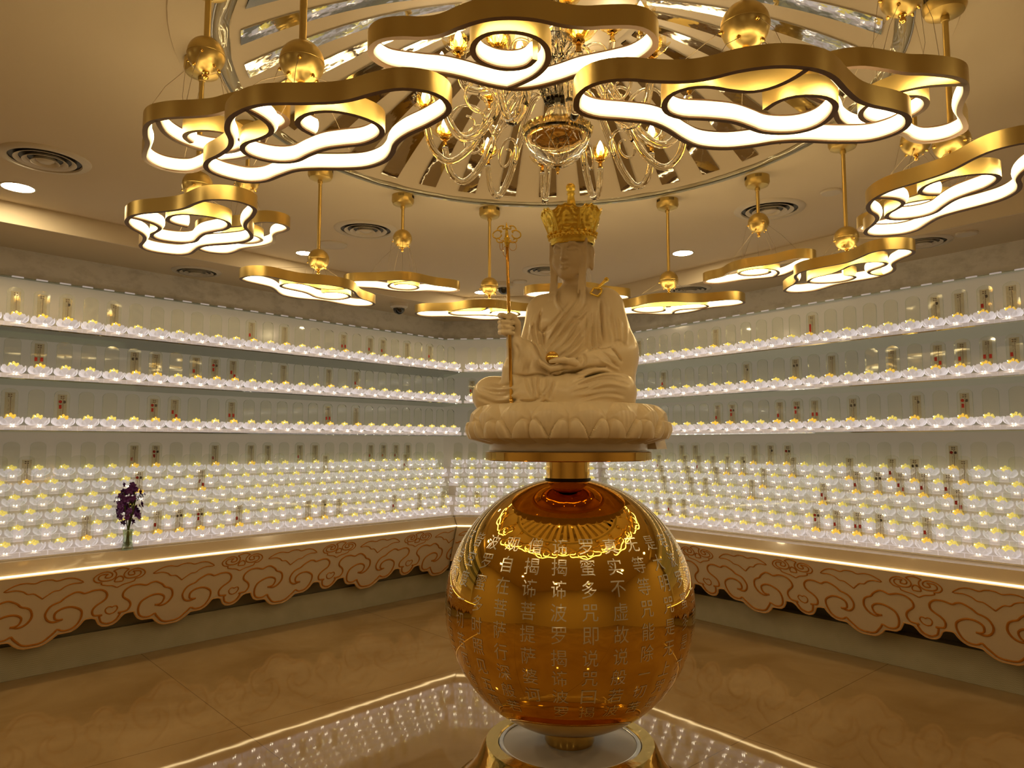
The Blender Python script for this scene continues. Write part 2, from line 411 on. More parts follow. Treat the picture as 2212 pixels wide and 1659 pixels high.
# ceiling with a round opening for the dome
R0, R1 = 1.20, 1.39
mb = MB(); n = 96
x0, x1, y0, y1 = pL[0] - 0.3, pR[0] + 0.3, yb - 0.3, 8.6
def edge_pt(a, r=None):
    c, s_ = math.cos(a), math.sin(a); t = 1e9
    if c > 1e-9: t = min(t, (x1 - CD[0]) / c)
    if c < -1e-9: t = min(t, (x0 - CD[0]) / c)
    if s_ > 1e-9: t = min(t, (y1 - CD[1]) / s_)
    if s_ < -1e-9: t = min(t, (y0 - CD[1]) / s_)
    return (CD[0] + c * t, CD[1] + s_ * t)
angs = sorted([2 * PI * i / n for i in range(n)] + [math.atan2(y - CD[1], x - CD[0]) % (2 * PI) for x in (x0, x1) for y in (y0, y1)])
for i, a in enumerate(angs):
    b2 = angs[(i + 1) % len(angs)]
    e0, e1 = edge_pt(a), edge_pt(b2)
    def cp(r, t, z): return (CD[0] + r * math.cos(t), CD[1] + r * math.sin(t), z)
    mb.add([cp(R1, a, ZC), cp(R1, b2, ZC), (*e1, ZC), (*e0, ZC)], [(0, 3, 2, 1)])
    mb.add([cp(R1, a, ZC), cp(R1, b2, ZC), cp(R1 - 0.004, b2, ZC - 0.008), cp(R1 - 0.004, a, ZC - 0.008)], [(0, 1, 2, 3)])
    mb.add([cp(R0, a, ZC - 0.008), cp(R0, b2, ZC - 0.008), cp(R1 - 0.004, b2, ZC - 0.008), cp(R1 - 0.004, a, ZC - 0.008)], [(0, 3, 2, 1)])
    mb.add([cp(R0, a, ZC - 0.008), cp(R0, b2, ZC - 0.008), cp(R0, b2, ZC + 0.03), cp(R0, a, ZC + 0.03)], [(0, 1, 2, 3)])
mb.add([(x0, y0, ZC + 0.6), (x1, y0, ZC + 0.6), (x1, y1, ZC + 0.6), (x0, y1, ZC + 0.6)], [(0, 1, 2, 3)])
ceil = tag(mb.build('ceiling', 'plaster', merge=True), kind='structure')
def dome_z(r): return ZC - 0.01 + 0.40 * (1 - (r / 1.2) ** 2)
prof = [(r, dome_z(r)) for r in np.linspace(1.2, 0.33, 16)]
d = MB().lathe(prof, 128, (CD[0], CD[1], 0)).build('dome_shell', 'plaster_white', ceil, smooth=True)
MB().lathe([(0.335, dome_z(0.33) - 0.012), (0.30, dome_z(0.33) - 0.002), (0.0, dome_z(0.33) + 0.012)], 64, (CD[0], CD[1], 0)).build('dome_centre', 'plaster_white', ceil, smooth=True)
# one mirror panel, copied 31 times
mb = MB(); rr = np.linspace(1.165, 0.37, 14); v = []; ff = []
for r in rr:
    for a in (-0.0415, -0.014, 0.014, 0.0415):
        v.append((r * math.cos(a), r * math.sin(a), dome_z(r) - 0.006))
for i in range(13):
    for j in range(3): ff.append((i * 4 + j, i * 4 + j + 1, i * 4 + j + 5, i * 4 + j + 4))
nv = len(v); v += [(x, y, z + 0.005) for x, y, z in v]; ff += [tuple(q + nv for q in f)[::-1] for f in ff]
for i in range(13):
    ff += [(i * 4, i * 4 + 4, nv + i * 4 + 4, nv + i * 4), (i * 4 + 3, nv + i * 4 + 3, nv + i * 4 + 7, i * 4 + 7)]
ff.append((0, nv, nv + 3, 3))
mir = mb.add(v, ff).build('mirror_panel', 'mirror', ceil, smooth=True, angle=40)
mir.location = (CD[0], CD[1], 0)
for k in range(32):
    o = mir if k == 0 else mir.copy()
    if k: COL.objects.link(o)
    o.rotation_euler = (0, 0, PI / 2 - 0.03 + k * 2 * PI / 32)
# wavy clear rim round the dome
n = 288; v = []; ff = []
for i in range(n):
    a = 2 * PI * i / n; wv = 0.006 * math.sin(a * 16) + 0.003 * math.sin(a * 37 + 1)
    for (r, z) in ((1.195, -0.004), (1.205 + wv * 0.5, -0.014), (1.222 + wv, -0.022), (1.243 + wv * 0.4, -0.026), (1.252, -0.010)):
        v.append((CD[0] + r * math.cos(a), CD[1] + r * math.sin(a), ZC + z + wv * 0.25))
for i in range(n):
    for j in range(4):
        a, b2 = i * 5 + j, ((i + 1) % n) * 5 + j
        ff.append((a, b2, b2 + 1, a + 1))
MB().add(v, ff).build('wavy_rim', 'glass_rim', ceil, smooth=True)
MB().lathe([(1.252, ZC - 0.012), (1.257, ZC - 0.012), (1.257, ZC)], 128, (CD[0], CD[1], 0)).build('rim_bead', 'steel', ceil, smooth=True)

# ---------------------------------------------------------------- ceiling fittings
def vent(px, py, z, r, label):
    p = at_height(px, py, z); t = empty('air_vent', (p[0], p[1], z)); tag(t, label, 'vent', 'round ceiling air vents')
    MB().lathe([(r, 0), (r * 0.98, -0.006), (r * 0.80, -0.012), (r * 0.78, -0.004)], 48).build('flange', 'vent_white', t, smooth=True, angle=50)
    MB().lathe([(0, -0.001), (r * 0.79, -0.001)], 32).build('throat', 'dark', t)
    for q, zz in ((0.66, -0.014), (0.48, -0.018), (0.30, -0.022)):
        MB().lathe([(r * (q - 0.10), -0.003), (r * q, zz), (r * (q + 0.015), zz + 0.001), (r * (q - 0.07), -0.001)], 40).build('cone', 'vent_white', t, smooth=True, angle=60)
    MB().lathe([(0, -0.020), (r * 0.13, -0.020), (r * 0.20, -0.010)], 32).build('centre_disc', 'vent_white', t, smooth=True)
vent(98, 343, ZC, 0.195, 'large round white air vent above the left downlight')
vent(790, 495, ZC, 0.20, 'round white air vent between the two nearest pendants left of the statue')
vent(1662, 452, ZC, 0.20, 'round white air vent behind the short-rod pendant right of the statue')
vent(1180, 583, ZC, 0.19, 'round white air vent half hidden by the statue face')
vent(425, 586, ZS, 0.17, 'dark round air vent in the soffit above the left shelves')
vent(1490, 624, ZS, 0.17, 'dark round air vent in the soffit behind the right-hand flat pendant ring')
vent(1992, 522, ZS, 0.17, 'dark round air vent in the soffit above the right shelves')
def downlight(px, py, r, label):
    p = at_height(px, py, ZC); t = empty('downlight', (p[0], p[1], ZC)); tag(t, label, 'downlight', 'recessed ceiling downlights')
    MB().lathe([(r * 1.12, 0), (r * 1.12, -0.004), (r, -0.005)], 40).build('trim_ring', 'camera_white', t, smooth=True)
    MB().lathe([(0, -0.004), (r, -0.004)], 40).build('lens', 'down_light', t)
downlight(39, 404, 0.075, 'glowing round downlight at the far left edge of the ceiling')
downlight(657, 546, 0.055, 'small glowing downlight just left of a hanging gold ball')
downlight(1475, 546, 0.07, 'glowing round downlight right of the statue crown')
downlight(1040, 631, 0.06, 'glowing downlight behind the gold ball left of the staff')
for _i, (_x, _y) in enumerate(((-2.6, 0.2), (-0.9, -1.2), (1.2, -1.2), (2.7, 0.6), (-3.1, 1.9), (3.2, 2.4))):  # unseen lamps, added to brighten the floor and ceiling
    _t = empty('downlight', (_x, _y, ZC)); tag(_t, 'added unseen fill downlight outside the frame, ' + ['left of the camera', 'behind the camera, left one', 'behind the camera, right one', 'right of the camera', 'over the near end of the left counter', 'over the near end of the right counter'][_i], 'downlight', 'recessed ceiling downlights')
    MB().lathe([(.078, 0), (.078, -0.004), (.07, -0.005)], 32).build('trim_ring', 'camera_white', _t, smooth=True); MB().lathe([(0, -0.004), (.07, -0.004)], 32).build('lens', 'down_light', _t)
def sensor(px, py, z, r, label, nm='speaker_disc', mat='vent_white'):
    p = at_height(px, py, z)
    o = MB().lathe([(r, 0), (r, -0.006), (r * 0.9, -0.012), (0, -0.014)], 32).build(nm, mat, None, smooth=True, angle=40, loc=(p[0], p[1], z))
    tag(o, label, 'speaker' if nm == 'speaker_disc' else 'smoke detector')
sensor(718, 528, ZC, 0.10, 'flat round grey ceiling speaker beside the small downlight')
sensor(1795, 413, ZC, 0.055, 'small round white detector on the ceiling right of a pendant rod', 'smoke_detector')
sensor(1123, 607, ZC, 0.06, 'small round white detector between the staff and the statue', 'smoke_detector')
sensor(2088, 503, ZS, 0.06, 'small round white detector in the soffit at the far right', 'smoke_detector')
def domecam(px, py, z, label):
    p = at_height(px, py, z); t = empty('dome_camera', (p[0], p[1], z)); tag(t, label, 'security camera')
    MB().lathe([(0.078, 0), (0.078, -0.03), (0.06, -0.045), (0.0, -0.045)], 32).build('housing', 'camera_white', t, smooth=True, angle=40)
    MB().lathe([(0.052, -0.045), (0.050, -0.065), (0.036, -0.085), (0.018, -0.095), (0, -0.098)], 32).build('dome_lens', 'camera_dome', t, smooth=True)
domecam(1088, 612, ZC, 'black dome security camera on the ceiling beside the staff')
domecam(862, 656, ZS, 'black dome security camera under the soffit left of the statue')

# ================================================================ COUNTERS, SHELVES
ZL = H - 0.76                         # LED line height
D0 = {'left': 0.11, 'middle': 0.09, 'right': -0.015}
# one half of the carved cloud pattern, (along, down-slope) from the heart axis
PAT = {
'sp1': [(0.001, .143), (.034, .126), (.065, .120), (.096, .110), (.097, .097), (.118, .094), (.136, .085), (.148, .067), (.14, .0485), (.12, .034), (.093, .027), (.071, .029), (.051, .040), (.045, .056), (.057, .068), (.084, .066), (.081, .052), (.070, .0435)],
'sp2': [(.045, .025), (.028, .040), (.022, .061), (.032, .078), (.051, .087), (.080, .0885), (.107, .082), (.121, .070), (.12, .054), (.106, .044), (.070, .0435)],
'arc': [(0, .0115), (.02, .0148), (.045, .0253)],
'heart1': [(0, .104), (.012, .103), (.022, .102), (.024, .088), (.015, .073), (0, .066)],
'bat': [(.4, .153), (.37, .127), (.348, .112), (.319, .110), (.294, .090), (.254, .0774), (.201, .0785), (.228, .056), (.259, .042), (.297, .038), (.344, .047), (.372, .036), (.4, .0328)],
'M': [(0, .392), (.015, .3895), (.041, .375), (.054, .351), (.06, .329), (.043, .324), (.069, .323), (.097, .317), (.11, .290), (.105, .266), (.089, .246), (.065, .228), (.049, .2106), (.047, .186), (.06, .163), (.086, .146), (.113, .142), (.137, .1435), (.163, .151), (.182, .1536), (.204, .142), (.232, .1385), (.259, .151), (.282, .167), (.301, .187), (.328, .1975), (.35, .213), (.363, .241), (.365, .2685), (.35, .2995), (.326, .317), (.302, .320), (.28, .3126), (.266, .310)],
'N': [(.266, .310), (.288, .309), (.308, .3005), (.316, .275), (.311, .256), (.291, .240), (.263, .232), (.228, .235), (.193, .252), (.172, .273), (.165, .303), (.169, .335), (.182, .365), (.202, .383), (.228, .391), (.255, .389), (.282, .375), (.295, .392), (.316, .415), (.343, .441), (.373, .4517), (.4, .4525)],
'heart2': [(0, .279), (.013, .272), (.027, .275), (.035, .2925), (.023, .316), (0, .3257)]}
BOARD = [(0, .4134), (.032, .407), (.055, .389), (.079, .348), (.101, .339), (.144, .338), (.155, .3626), (.176, .391), (.206, .409), (.257, .411), (.277, .4126), (.298, .436), (.329, .461), (.359, .4736), (.4, .4739)]
SL = 0.55; PER = {'left': (0.828, -1.7785, -1), 'right': (0.80, -3.5666, 1), 'middle': (0.80, None, 1)}
for k, wl in walls.items():
    D = D0[k]; NM = {'left': 'left', 'middle': 'back', 'right': 'right'}[k]
    t = empty('altar_counter', wl.P(sum(ext(wl, 0.3)) / 2, 0.3, 0)); inv = Vector(t.location)
    tag(t, {'left': 'long beige altar counter with lit edge and cloud valance along the left wall', 'middle': 'short beige altar counter across the back corner behind the gold globe', 'right': 'long beige altar counter with lit edge and cloud valance along the right wall'}[k], 'counter', 'altar counters round the hall')
    def fin(mb, nm, mat, par=t, **kw):
        mb.v = [(p[0] - inv.x, p[1] - inv.y, p[2] - inv.z) for p in mb.v]
        return mb.build(nm, mat, par, **kw)
    mb = MB()
    # sloping fascia and flat top
    a0, a1 = ext(wl, D); b0, b1 = ext(wl, D + 0.05); c0, c1 = ext(wl, DW - 0.013)
    if wl is not WM: a1 = b1 = c1 = min(a1, b1, c1)
    ZT = H - 0.685
    v = [wl.P(a0, D, ZL + 0.004), wl.P(a1, D, ZL + 0.004), wl.P(b1, D + 0.03, ZT), wl.P(b0, D + 0.03, ZT), wl.P(c1, DW - 0.013, ZT), wl.P(c0, DW - 0.013, ZT), wl.P(c1, DW - 0.013, ZL - 0.02), wl.P(c0, DW - 0.013, ZL - 0.02), wl.P(a0, D, ZL - 0.02), wl.P(a1, D, ZL - 0.02)]
    mb.add(v, [(0, 1, 2, 3), (3, 2, 4, 5), (5, 4, 6, 7), (7, 6, 9, 8), (8, 9, 1, 0)])
    fin(mb, 'worktop', 'counter_beige')
    fin(slab(MB(), wl, D - 0.008, D - 0.0005, ZL - 0.007, ZL + 0.002), 'led_strip', 'strip_light')
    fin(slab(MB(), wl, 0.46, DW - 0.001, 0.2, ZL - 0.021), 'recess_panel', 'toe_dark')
    fin(slab(MB(), wl, min(D + 0.36, 0.44), DW - 0.001, 0.001, 0.205), 'plinth', 'plinth_weave')
    # cloud valance
    per, s0, sg = PER[k]
    if s0 is None: s0 = (a0 + a1) / 2
    lo, hi = a0 - 0.02, a1 + 0.3
    if k == 'left': cen = [-4.264890 + i * per for i in range(-4, 8)]
    elif k == 'right': cen = [-3.5666 + i * per for i in range(-4, 7)]
    else: cen = [s0 + i * per for i in range(-2, 3)]
    bx = np.array([p[0] for p in BOARD]); bz = np.array([p[1] for p in BOARD])
    def bottom(s):
        q = min(abs(s - c) for c in cen); return float(np.interp(q * 0.8 / per, bx, bz))
    def lim(tt):
        e = ext(wl, D + SL * tt); return (e[0], e[1] if wl is WM else a1)
    def VP(s, tt, off=0.0):
        l, h = lim(tt); s = min(max(s, l), h)
        return wl.P(s, D + SL * tt + off * -0.876, ZL - 0.012 - tt + off * -0.48)
    mb = MB(); ss = np.arange(a0 - 0.25 if k != 'left' else a0 - 0.25, a1 + (0.25 if k == 'middle' else 0), 0.012)
    for i in range(len(ss) - 1):
        s1, s2 = ss[i], ss[i + 1]; z1, z2 = bottom(s1), bottom(s2)
        if VP(s1, z1) == VP(s2, z2) : continue
        F = [VP(s1, 0, 0.007), VP(s2, 0, 0.007), VP(s2, z2, 0.007), VP(s1, z1, 0.007)]
        B = [VP(s1, 0, -0.007), VP(s2, 0, -0.007), VP(s2, z2, -0.007), VP(s1, z1, -0.007)]
        mb.add(F + B, [(0, 1, 2, 3), (7, 6, 5, 4), (2, 3, 7, 6)])
    va = fin(mb, 'cloud_valance', 'valance_cream')
    e = MB()
    pl = []
    for s_ in ss:
        z_ = bottom(s_); l, h = lim(z_)
        if l - 0.001 <= s_ <= h: pl.append(VP(s_, z_ - 0.004, 0.006))
    if len(pl) > 3: e.tube(pl, 0.006, 6)
    fin(e, 'valance_edge', 'valance_edge', va) if e.v else None
    g = MB()
    for c in cen:
        for mir_ in (1, -1):
            for nm, pl in PAT.items():
                cl = spline(pl, max(10, len(pl) * 3))
                run = []
                for x, y in cl:
                    s_ = c + mir_ * x * per / 0.8; l, h = lim(y)
                    if l + 0.01 < s_ < h - 0.01: run.append(VP(s_, y, 0.0065))
                    else:
                        if len(run) > 3: g.tube(run, 0.0072 if nm in 'MN' else 0.0048, 5)
                        run = []
                if len(run) > 3: g.tube(run, 0.0072 if nm in 'MN' else 0.0048, 5)
    if g.v: fin(g, 'carved_line', 'carved_orange', va, smooth=True)
    va['label'] = 'cream sloping board with carved orange cloud scrolls and scalloped lower edge'

# shelves
TZ = [H + 0.668, H + 0.371, H + 0.072]       # underside-front heights of the three tiers
tier_word = ['top', 'second', 'third']
for k, wl in walls.items():
    for i, z in enumerate(TZ):
        c = wl.P(sum(ext(wl, 0.2)) / 2, 0.2, z); t = empty('wall_shelf', c)
        wn = {'left': 'left wall', 'middle': 'back corner wall', 'right': 'right wall'}[k]
        tag(t, '%s long glass shelf from the ceiling on the %s, carrying lotus lamps' % (tier_word[i], wn), 'shelf', 'long shelves of lotus lamps')
        mb = slab(MB(), wl, 0.0, DW - 0.013, z, z + 0.007); mb.v = [(p[0] - c[0], p[1] - c[1], p[2] - c[2]) for p in mb.v]
        mb.build('glass_board', 'shelf_glass', t)
# stepped stand on the counters: six rising steps
ROWD = [0.215 + 0.052 * i for i in range(6)]; ROWZ = [H - 0.685 + 0.012 + 0.0885 * i for i in range(6)]
DR = {'left': 0.0, 'middle': 0.0, 'right': -0.035}
for k, wl in walls.items():
    c = wl.P(sum(ext(wl, 0.4)) / 2, 0.4, H - 0.685); t = empty('stepped_stand', c)
    tag(t, {'left': 'pale stepped stand on the left counter holding six rows of lotus lamps', 'middle': 'pale stepped stand on the back counter behind the globe', 'right': 'pale stepped stand on the right counter holding six rows of lotus lamps'}[k], 'stand', 'stepped lamp stands')
    for i in range(6):
        z1 = ROWZ[i]; z0 = (H - 0.684) if i == 0 else ROWZ[i - 1]
        mb = slab(MB(), wl, ROWD[i] - 0.004 + DR[k], DW - 0.013, z0, z1 - 0.0005, s_end=ext(wl, DW)[1] - 0.3); mb.v = [(p[0] - c[0], p[1] - c[1], p[2] - c[2]) for p in mb.v]
        mb.build('step', 'shelf_stone', t)

# glass ledge with glints added as glowing rods along the top of the back panel
for k, wl in walls.items():
    z = H + 1.056; e0, e1 = ext(wl, DW - 0.02); c = wl.P((e0 + e1) / 2, DW - 0.02, z); t = empty('glass_ledge', c)
    tag(t, 'narrow clear glass ledge with added glowing glints above the top shelf, ' + {'left': 'left wall', 'middle': 'back corner wall', 'right': 'right wall'}[k], 'ledge', 'glass ledges over the shelves')
    mb = slab(MB(), wl, DW - 0.045, DW - 0.001, z, z + 0.006); mb.v = [(p[0] - c[0], p[1] - c[1], p[2] - c[2]) for p in mb.v]; mb.build('glass_board', 'acrylic_edge', t)
    ang = math.atan2(wl.u[1], wl.u[0]); n = int((min(e1, e0 + 4.1) - e0) / 0.134); first = None
    for i in range(n):
        q = wl.P(e0 + 0.07 + i * 0.134, DW - 0.047, z + 0.004)
        o = MB().tube([(-0.032, 0, 0), (0.032, 0, 0)], 0.0050, 8).build('edge_glint', 'lotus_base', t, smooth=True) if first is None else first.copy()
        if first is None: first = o
        else: COL.objects.link(o)
        o.location = (q[0] - c[0], q[1] - c[1], q[2] - c[2]); o.rotation_euler = (0, 0, ang)
# ================================================================ LOTUS LAMPS
def petal_mesh(mb, a, r0, z0, L, wd, lift, mi=0):
    v = []; ff = []
    for i in range(5):
        t = i / 4; r = r0 + L * (0.25 + 0.75 * t) * math.cos(lift * (0.3 + 0.7 * t)); z = z0 + L * t * math.sin(lift * (0.5 + 0.6 * t))
        hw = wd * math.sin(PI * (0.16 + 0.80 * t)) ** 0.8
        for j in (-1, 0, 1):
            v.append((r * math.cos(a) - j * hw * math.sin(a), r * math.sin(a) + j * hw * math.cos(a), z + abs(j) * 0.004))
    for i in range(4):
        for j in range(2): ff.append((i * 3 + j, i * 3 + j + 1, i * 3 + j + 4, i * 3 + j + 3))
    mb.add(v, ff, mi)
def lamp_meshes():
    """local frame: x along wall, y toward the wall, z up"""
    base = MB()
    base.lathe([(0.0, 0.0), (0.050, 0.0), (0.056, 0.004), (0.056, 0.016), (0.040, 0.026), (0.0, 0.030)], 14, mi=0)
    base.box((0, 0.002, 0.014), (0.132, 0.080, 0.028), 0)
    base.lathe([(0, 0.001), (0.013, 0.001), (0.013, -0.001), (0, -0.001)], 10, mi=1, M=Matrix.Translation((0.0, -0.0385, 0.005)) @ Matrix.Rotation(PI / 2, 4, 'X') @ Matrix.Diagonal((1.3, 0.5, 1, 1)))
    fl = MB()
    for i in range(9): petal_mesh(fl, 2 * PI * (i + .25) / 9, 0.022, 0.026, 0.060, 0.031, 0.84)
    for i in range(7): petal_mesh(fl, 2 * PI * (i + 0.5) / 7, 0.012, 0.028, 0.040, 0.020, 1.15)
    gem = MB(); GS = 1.25
    gem.lathe([(0.0, 0.032), (0.012, 0.040), (0.033, 0.066), (0.028, 0.080), (0.0, 0.088)], 7, mi=0)
    for i in range(5):
        a = 2 * PI * i / 5 - PI / 2
        gem.sphere((0.020 * math.cos(a), 0.020 * math.sin(a), 0.085), 0.0078, 6, 4, mi=0)
    gem.sphere((0, 0, 0.093), 0.008, 6, 4, mi=0)
    gem.sphere((-0.006, -0.045, 0.034), 0.0034, 4, 2, mi=1); gem.sphere((0.008, -0.044, 0.032), 0.0030, 4, 2, mi=1)
    gem.sphere((-0.018, -0.024, 0.084), 0.002, 4, 2, mi=1)
    tab = MB(); W_, Ht = 0.042, 0.245
    out = [(W_, 0.014), (W_, Ht - 0.030)] + [(W_ * math.cos(t), Ht - 0.030 + 0.030 * math.sin(t)) for t in np.linspace(0.2, PI - 0.2, 9)] + [(-W_, Ht - 0.030), (-W_, 0.014)]
    n = len(out); y0, y1 = 0.036, 0.046
    v = [(x, y0, z) for x, z in out] + [(x, y1, z) for x, z in out]
    tab.add(v, [tuple(range(n)), tuple(range(2 * n - 1, n - 1, -1))], 0)
    tab.add(v, [(i, n + i, n + i + 1, i + 1) for i in range(n - 1)], 1)
    return base, fl, gem, tab
LB, LF, LG, LT = lamp_meshes()
BASE = LB.build('lamp_base', ['lotus_base', 'steel']); FLW = LF.build('lotus_flower', 'lotus_white', smooth=True)
GEM_Y = LG.build('crystal_bud', ['gem_yellow', 'pearl_light'], smooth=True, angle=50); GEM_G = LG.build('crystal_bud', ['gem_gold', 'pearl_light'], smooth=True, angle=50)
TAB = LT.build('arched_tablet', ['acrylic', 'acrylic_edge'])
mb = MB().box((0, 0.0345, 0.132), (0.050, 0.0012, 0.175)); PAPER = mb.build('paper_slip', 'slip_film')
def ink_mb():
    m_ = MB()
    for r_ in range(2):
        for c_ in range(2):
            m_.box((-0.006 + c_ * 0.012, 0.0336, 0.208 - r_ * 0.011), (0.008, 0.0004, 0.006))
    for r_ in range(13):
        m_.box((0.004, 0.0336, 0.187 - r_ * 0.0095), (0.0045, 0.0004, 0.0055))
        if r_ % 3: m_.box((-0.006, 0.0336, 0.183 - r_ * 0.0085), (0.003, 0.0004, 0.004))
    return m_
INK = ink_mb().build('ink_writing', 'ink')
RED = MB().box((0, 0.0334, 0.0), (0.014, 0.0006, 0.024)).build('red_seal', 'seal_red')
PHO = MB().lathe([(0, 0), (0.009, 0)], 12, M=Matrix.Translation((0, 0.0332, 0)) @ Matrix.Rotation(PI / 2, 4, 'X') @ Matrix.Diagonal((0.8, 1.05, 1, 1))).build('portrait_disc', 'photo_grey')
RND = MB().lathe([(0, 0), (0.0095, 0)], 14, M=Matrix.Translation((0, 0.0332, 0)) @ Matrix.Rotation(PI / 2, 4, 'X')).build('round_seal', 'seal_red')
protos = [BASE, FLW, GEM_Y, GEM_G, TAB, PAPER, INK, RED, PHO, RND]
pmesh = {o.name.split('.')[0] + ('_g' if o is GEM_G else ''): o.data for o in protos}
for o in protos: bpy.data.objects.remove(o)
MARKS = {  # (wall, tier): [(pixel x, kind)]
 ('left', 't0'): [(34, 'plain'), (90, 'plain'), (147, 'photo'), (247, 'plain'), (547, 'red'), (618, 'plain'), (748, 'rr'), (806, 'red'), (833, 'red'), (886, 'photo'), (935, 'r/r')],
 ('left', 't1'): [(112, 'rr'), (313, 'pp'), (358, 'plain'), (438, 'red'), (483, 'cp+r'), (520, 'r/r'), (630, 'plain'), (723, 'plain'), (782, 'red')],
 ('left', 't2'): [(34, 'plain'), (140, 'cp+r'), (333, 'cp+r'), (377, 'r/r'), (500, 'rr'), (706, 'rr'), (765, 'plain')],
 ('left', 'b5'): [(275, 'red'), (322, 'cp+r'), (452, 'red'), (530, 'plain'), (563, 'photo'), (660, 'red'), (697, 'plain'), (811, 'red'), (838, 'cp+r'), (863, 'cp+r'), (886, 'photo')],
 ('left', 'b4'): [(45, 'plain'), (715, 'pp'), (889, 'cp+r')], ('left', 'b3'): [(420, 'r/r'), (322, 'cp')],
 ('left', 'b0'): [(187, 'plain'), (340, 'red'), (387, 'pp'), (432, 'cp+r'), (517, 'red'), (668, 'plain'), (702, 'photo'), (733, 'plain'), (854, 'r/r'), (910, 'plain'), (983, 'photo')],
 ('middle', 't1'): [(1014, 'red')], ('middle', 'b0'): [(1044, 'photo')],
 ('right', 't0'): [(1377, 'photo'), (1540, 'plain'), (1748, 'tall'), (2022, 'photo'), (2070, 'plain'), (2129, 'p+r'), (2186, 'plain')],
 ('right', 't1'): [(1420, 'red'), (1595, 'photo'), (1697, 'pp'), (1775, 'plain'), (1902, 'plain'), (2000, 'r/r'), (2052, 'red'), (2157, 'rr'), (2207, 'red')],
 ('right', 't2'): [(1543, 'red'), (1568, 'cp+r'), (1669, 'red'), (1706, 'cp+r'), (1743, 'rr'), (1823, 'pp'), (1956, 'photo'), (2108, 'cp+r')],
 ('right', 'b5'): [(1472, 'photo'), (1496, 'photo'), (1653, 'photo'), (1691, 'cp'), (1617, 'plain'), (2078, 'cp')],
 ('right', 'b4'): [(1410, 'red'), (1467, 'plain'), (1500, 'cp+r'), (1528, 'plain'), (1556, 'plain'), (1590, 'photo'), (1730, 'plain'), (1848, 'plain'), (1905, 'red'), (1958, 'pp'), (2060, 'plain'), (2108, 'tall')],
 ('right', 'b3'): [(1415, 'photo'), (1471, 'cp'), (1530, 'plain'), (1560, 'red'), (1632, 'plain'), (1829, 'red'), (1871, 'red'), (1920, 'pp'), (1968, 'r/r'), (2018, 'red'), (2075, 'red'), (2200, 'plain')],
 ('right', 'b2'): [(1444, 'plain'), (1503, 'photo'), (1534, 'plain'), (1636, 'plain'), (1795, 'r/r'), (2097, 'r/r')],
 ('right', 'b0'): [(1418, 'pp'), (1444, 'red'), (1475, 'pp'), (1760, 'cp+r'), (1807, 'red'), (1852, 'rr'), (1897, 'photo'), (2000, 'red')]}
LOT = []      # (wall key, row key, index from corner, s, d, z)
fitp = {('left', 't'): (-1.123, -0.1342, 0.06), ('right', 't'): (-4.21, 0.133, 0.075), ('left', 'b'): (-1.192, -0.1483, 0.33), ('right', 'b'): (-4.209, 0.1471, 0.285)}
for k, wl in walls.items():
    for row in range(9):
        ty = 't' if row < 3 else 'b'
        rk = ('t%d' % row) if row < 3 else ('b%d' % (row - 3))
        b_i = row - 3
        z = TZ[row] + 0.0075 if ty == 't' else ROWZ[b_i]
        if k == 'middle':
            dd = 0.065 if ty == 't' else ROWD[b_i] + 0.024
            e0, e1 = ext(wl, dd); pitch = 0.136 if ty == 't' else 0.147
            nn = int((e1 - e0 - 0.02) / pitch); off = (e1 - e0 - nn * pitch) / 2
            lst = [e0 + off + (i + 0.5) * pitch for i in range(nn)]
        else:
            s0, pt, d_f = fitp[(k, ty)]
            dd = d_f if ty == 't' else ROWD[b_i] + DR[k] + 0.024
            scale = (wl.T + ROWD[0] + DR[k] + 0.024) / (wl.T + d_f)
            e0, e1 = ext(wl, dd); p_ = abs(pt) * (1 if ty == 't' else scale)
            lst = []
            sh = 0 if ty == 't' else -0.5 * b_i * p_
            q = s0 * (scale if ty == 'b' else 1) + sh
            # walk to the corner, then out of frame
            while q - p_ > e0 + 0.035: q -= p_
            while q < e0 + 0.035: q += p_
            while True:
                x = proj(*wl.P(q, dd, z))[0]
                if (k == 'left' and x < -34) or (k == 'right' and x > 2250): break
                lst.append(q); q += p_
        for i, s_ in enumerate(lst):
            p = wl.P(s_, dd, z); x, y = proj(*p)
            LOT.append([k, rk, i, s_, dd, z, x, y, p])
for (k, rk), ms in MARKS.items():
    for px, kind in ms:
        c = [l for l in LOT if l[0] == k and l[1] == rk]
        if c:
            b_ = min(c, key=lambda l: abs(l[6] - px))
            if abs(b_[6] - px) < 40 and len(b_) == 9: b_.append(kind)
def seen(l):
    # hidden behind the statue / globe
    x, y = l[6], l[7]
    return not ((1140 < x < 1372 and y < 880) or (1030 < x < 1410 and 880 < y < 990 and False) or (1010 < x < 1450 and y > 1140))
order = sorted([l for l in LOT if seen(l)], key=lambda l: math.hypot(l[8][0], l[8][1]))
keep = set(id(l) for l in order[:300])
ordw = ['first', 'second', 'third', 'fourth', 'fifth', 'sixth', 'seventh', 'eighth', 'ninth', 'tenth', 'eleventh', 'twelfth', 'thirteenth', 'fourteenth', 'fifteenth', 'sixteenth', 'seventeenth', 'eighteenth', 'nineteenth', 'twentieth', 'twenty-first', 'twenty-second', 'twenty-third', 'twenty-fourth', 'twenty-fifth', 'twenty-sixth', 'twenty-seventh', 'twenty-eighth', 'twenty-ninth', 'thirtieth', 'thirty-first', 'thirty-second']
rowname = {'t0': 'top shelf', 't1': 'second shelf', 't2': 'third shelf', 'b5': 'back step', 'b4': 'fifth step', 'b3': 'fourth step', 'b2': 'third step', 'b1': 'second step', 'b0': 'front step'}
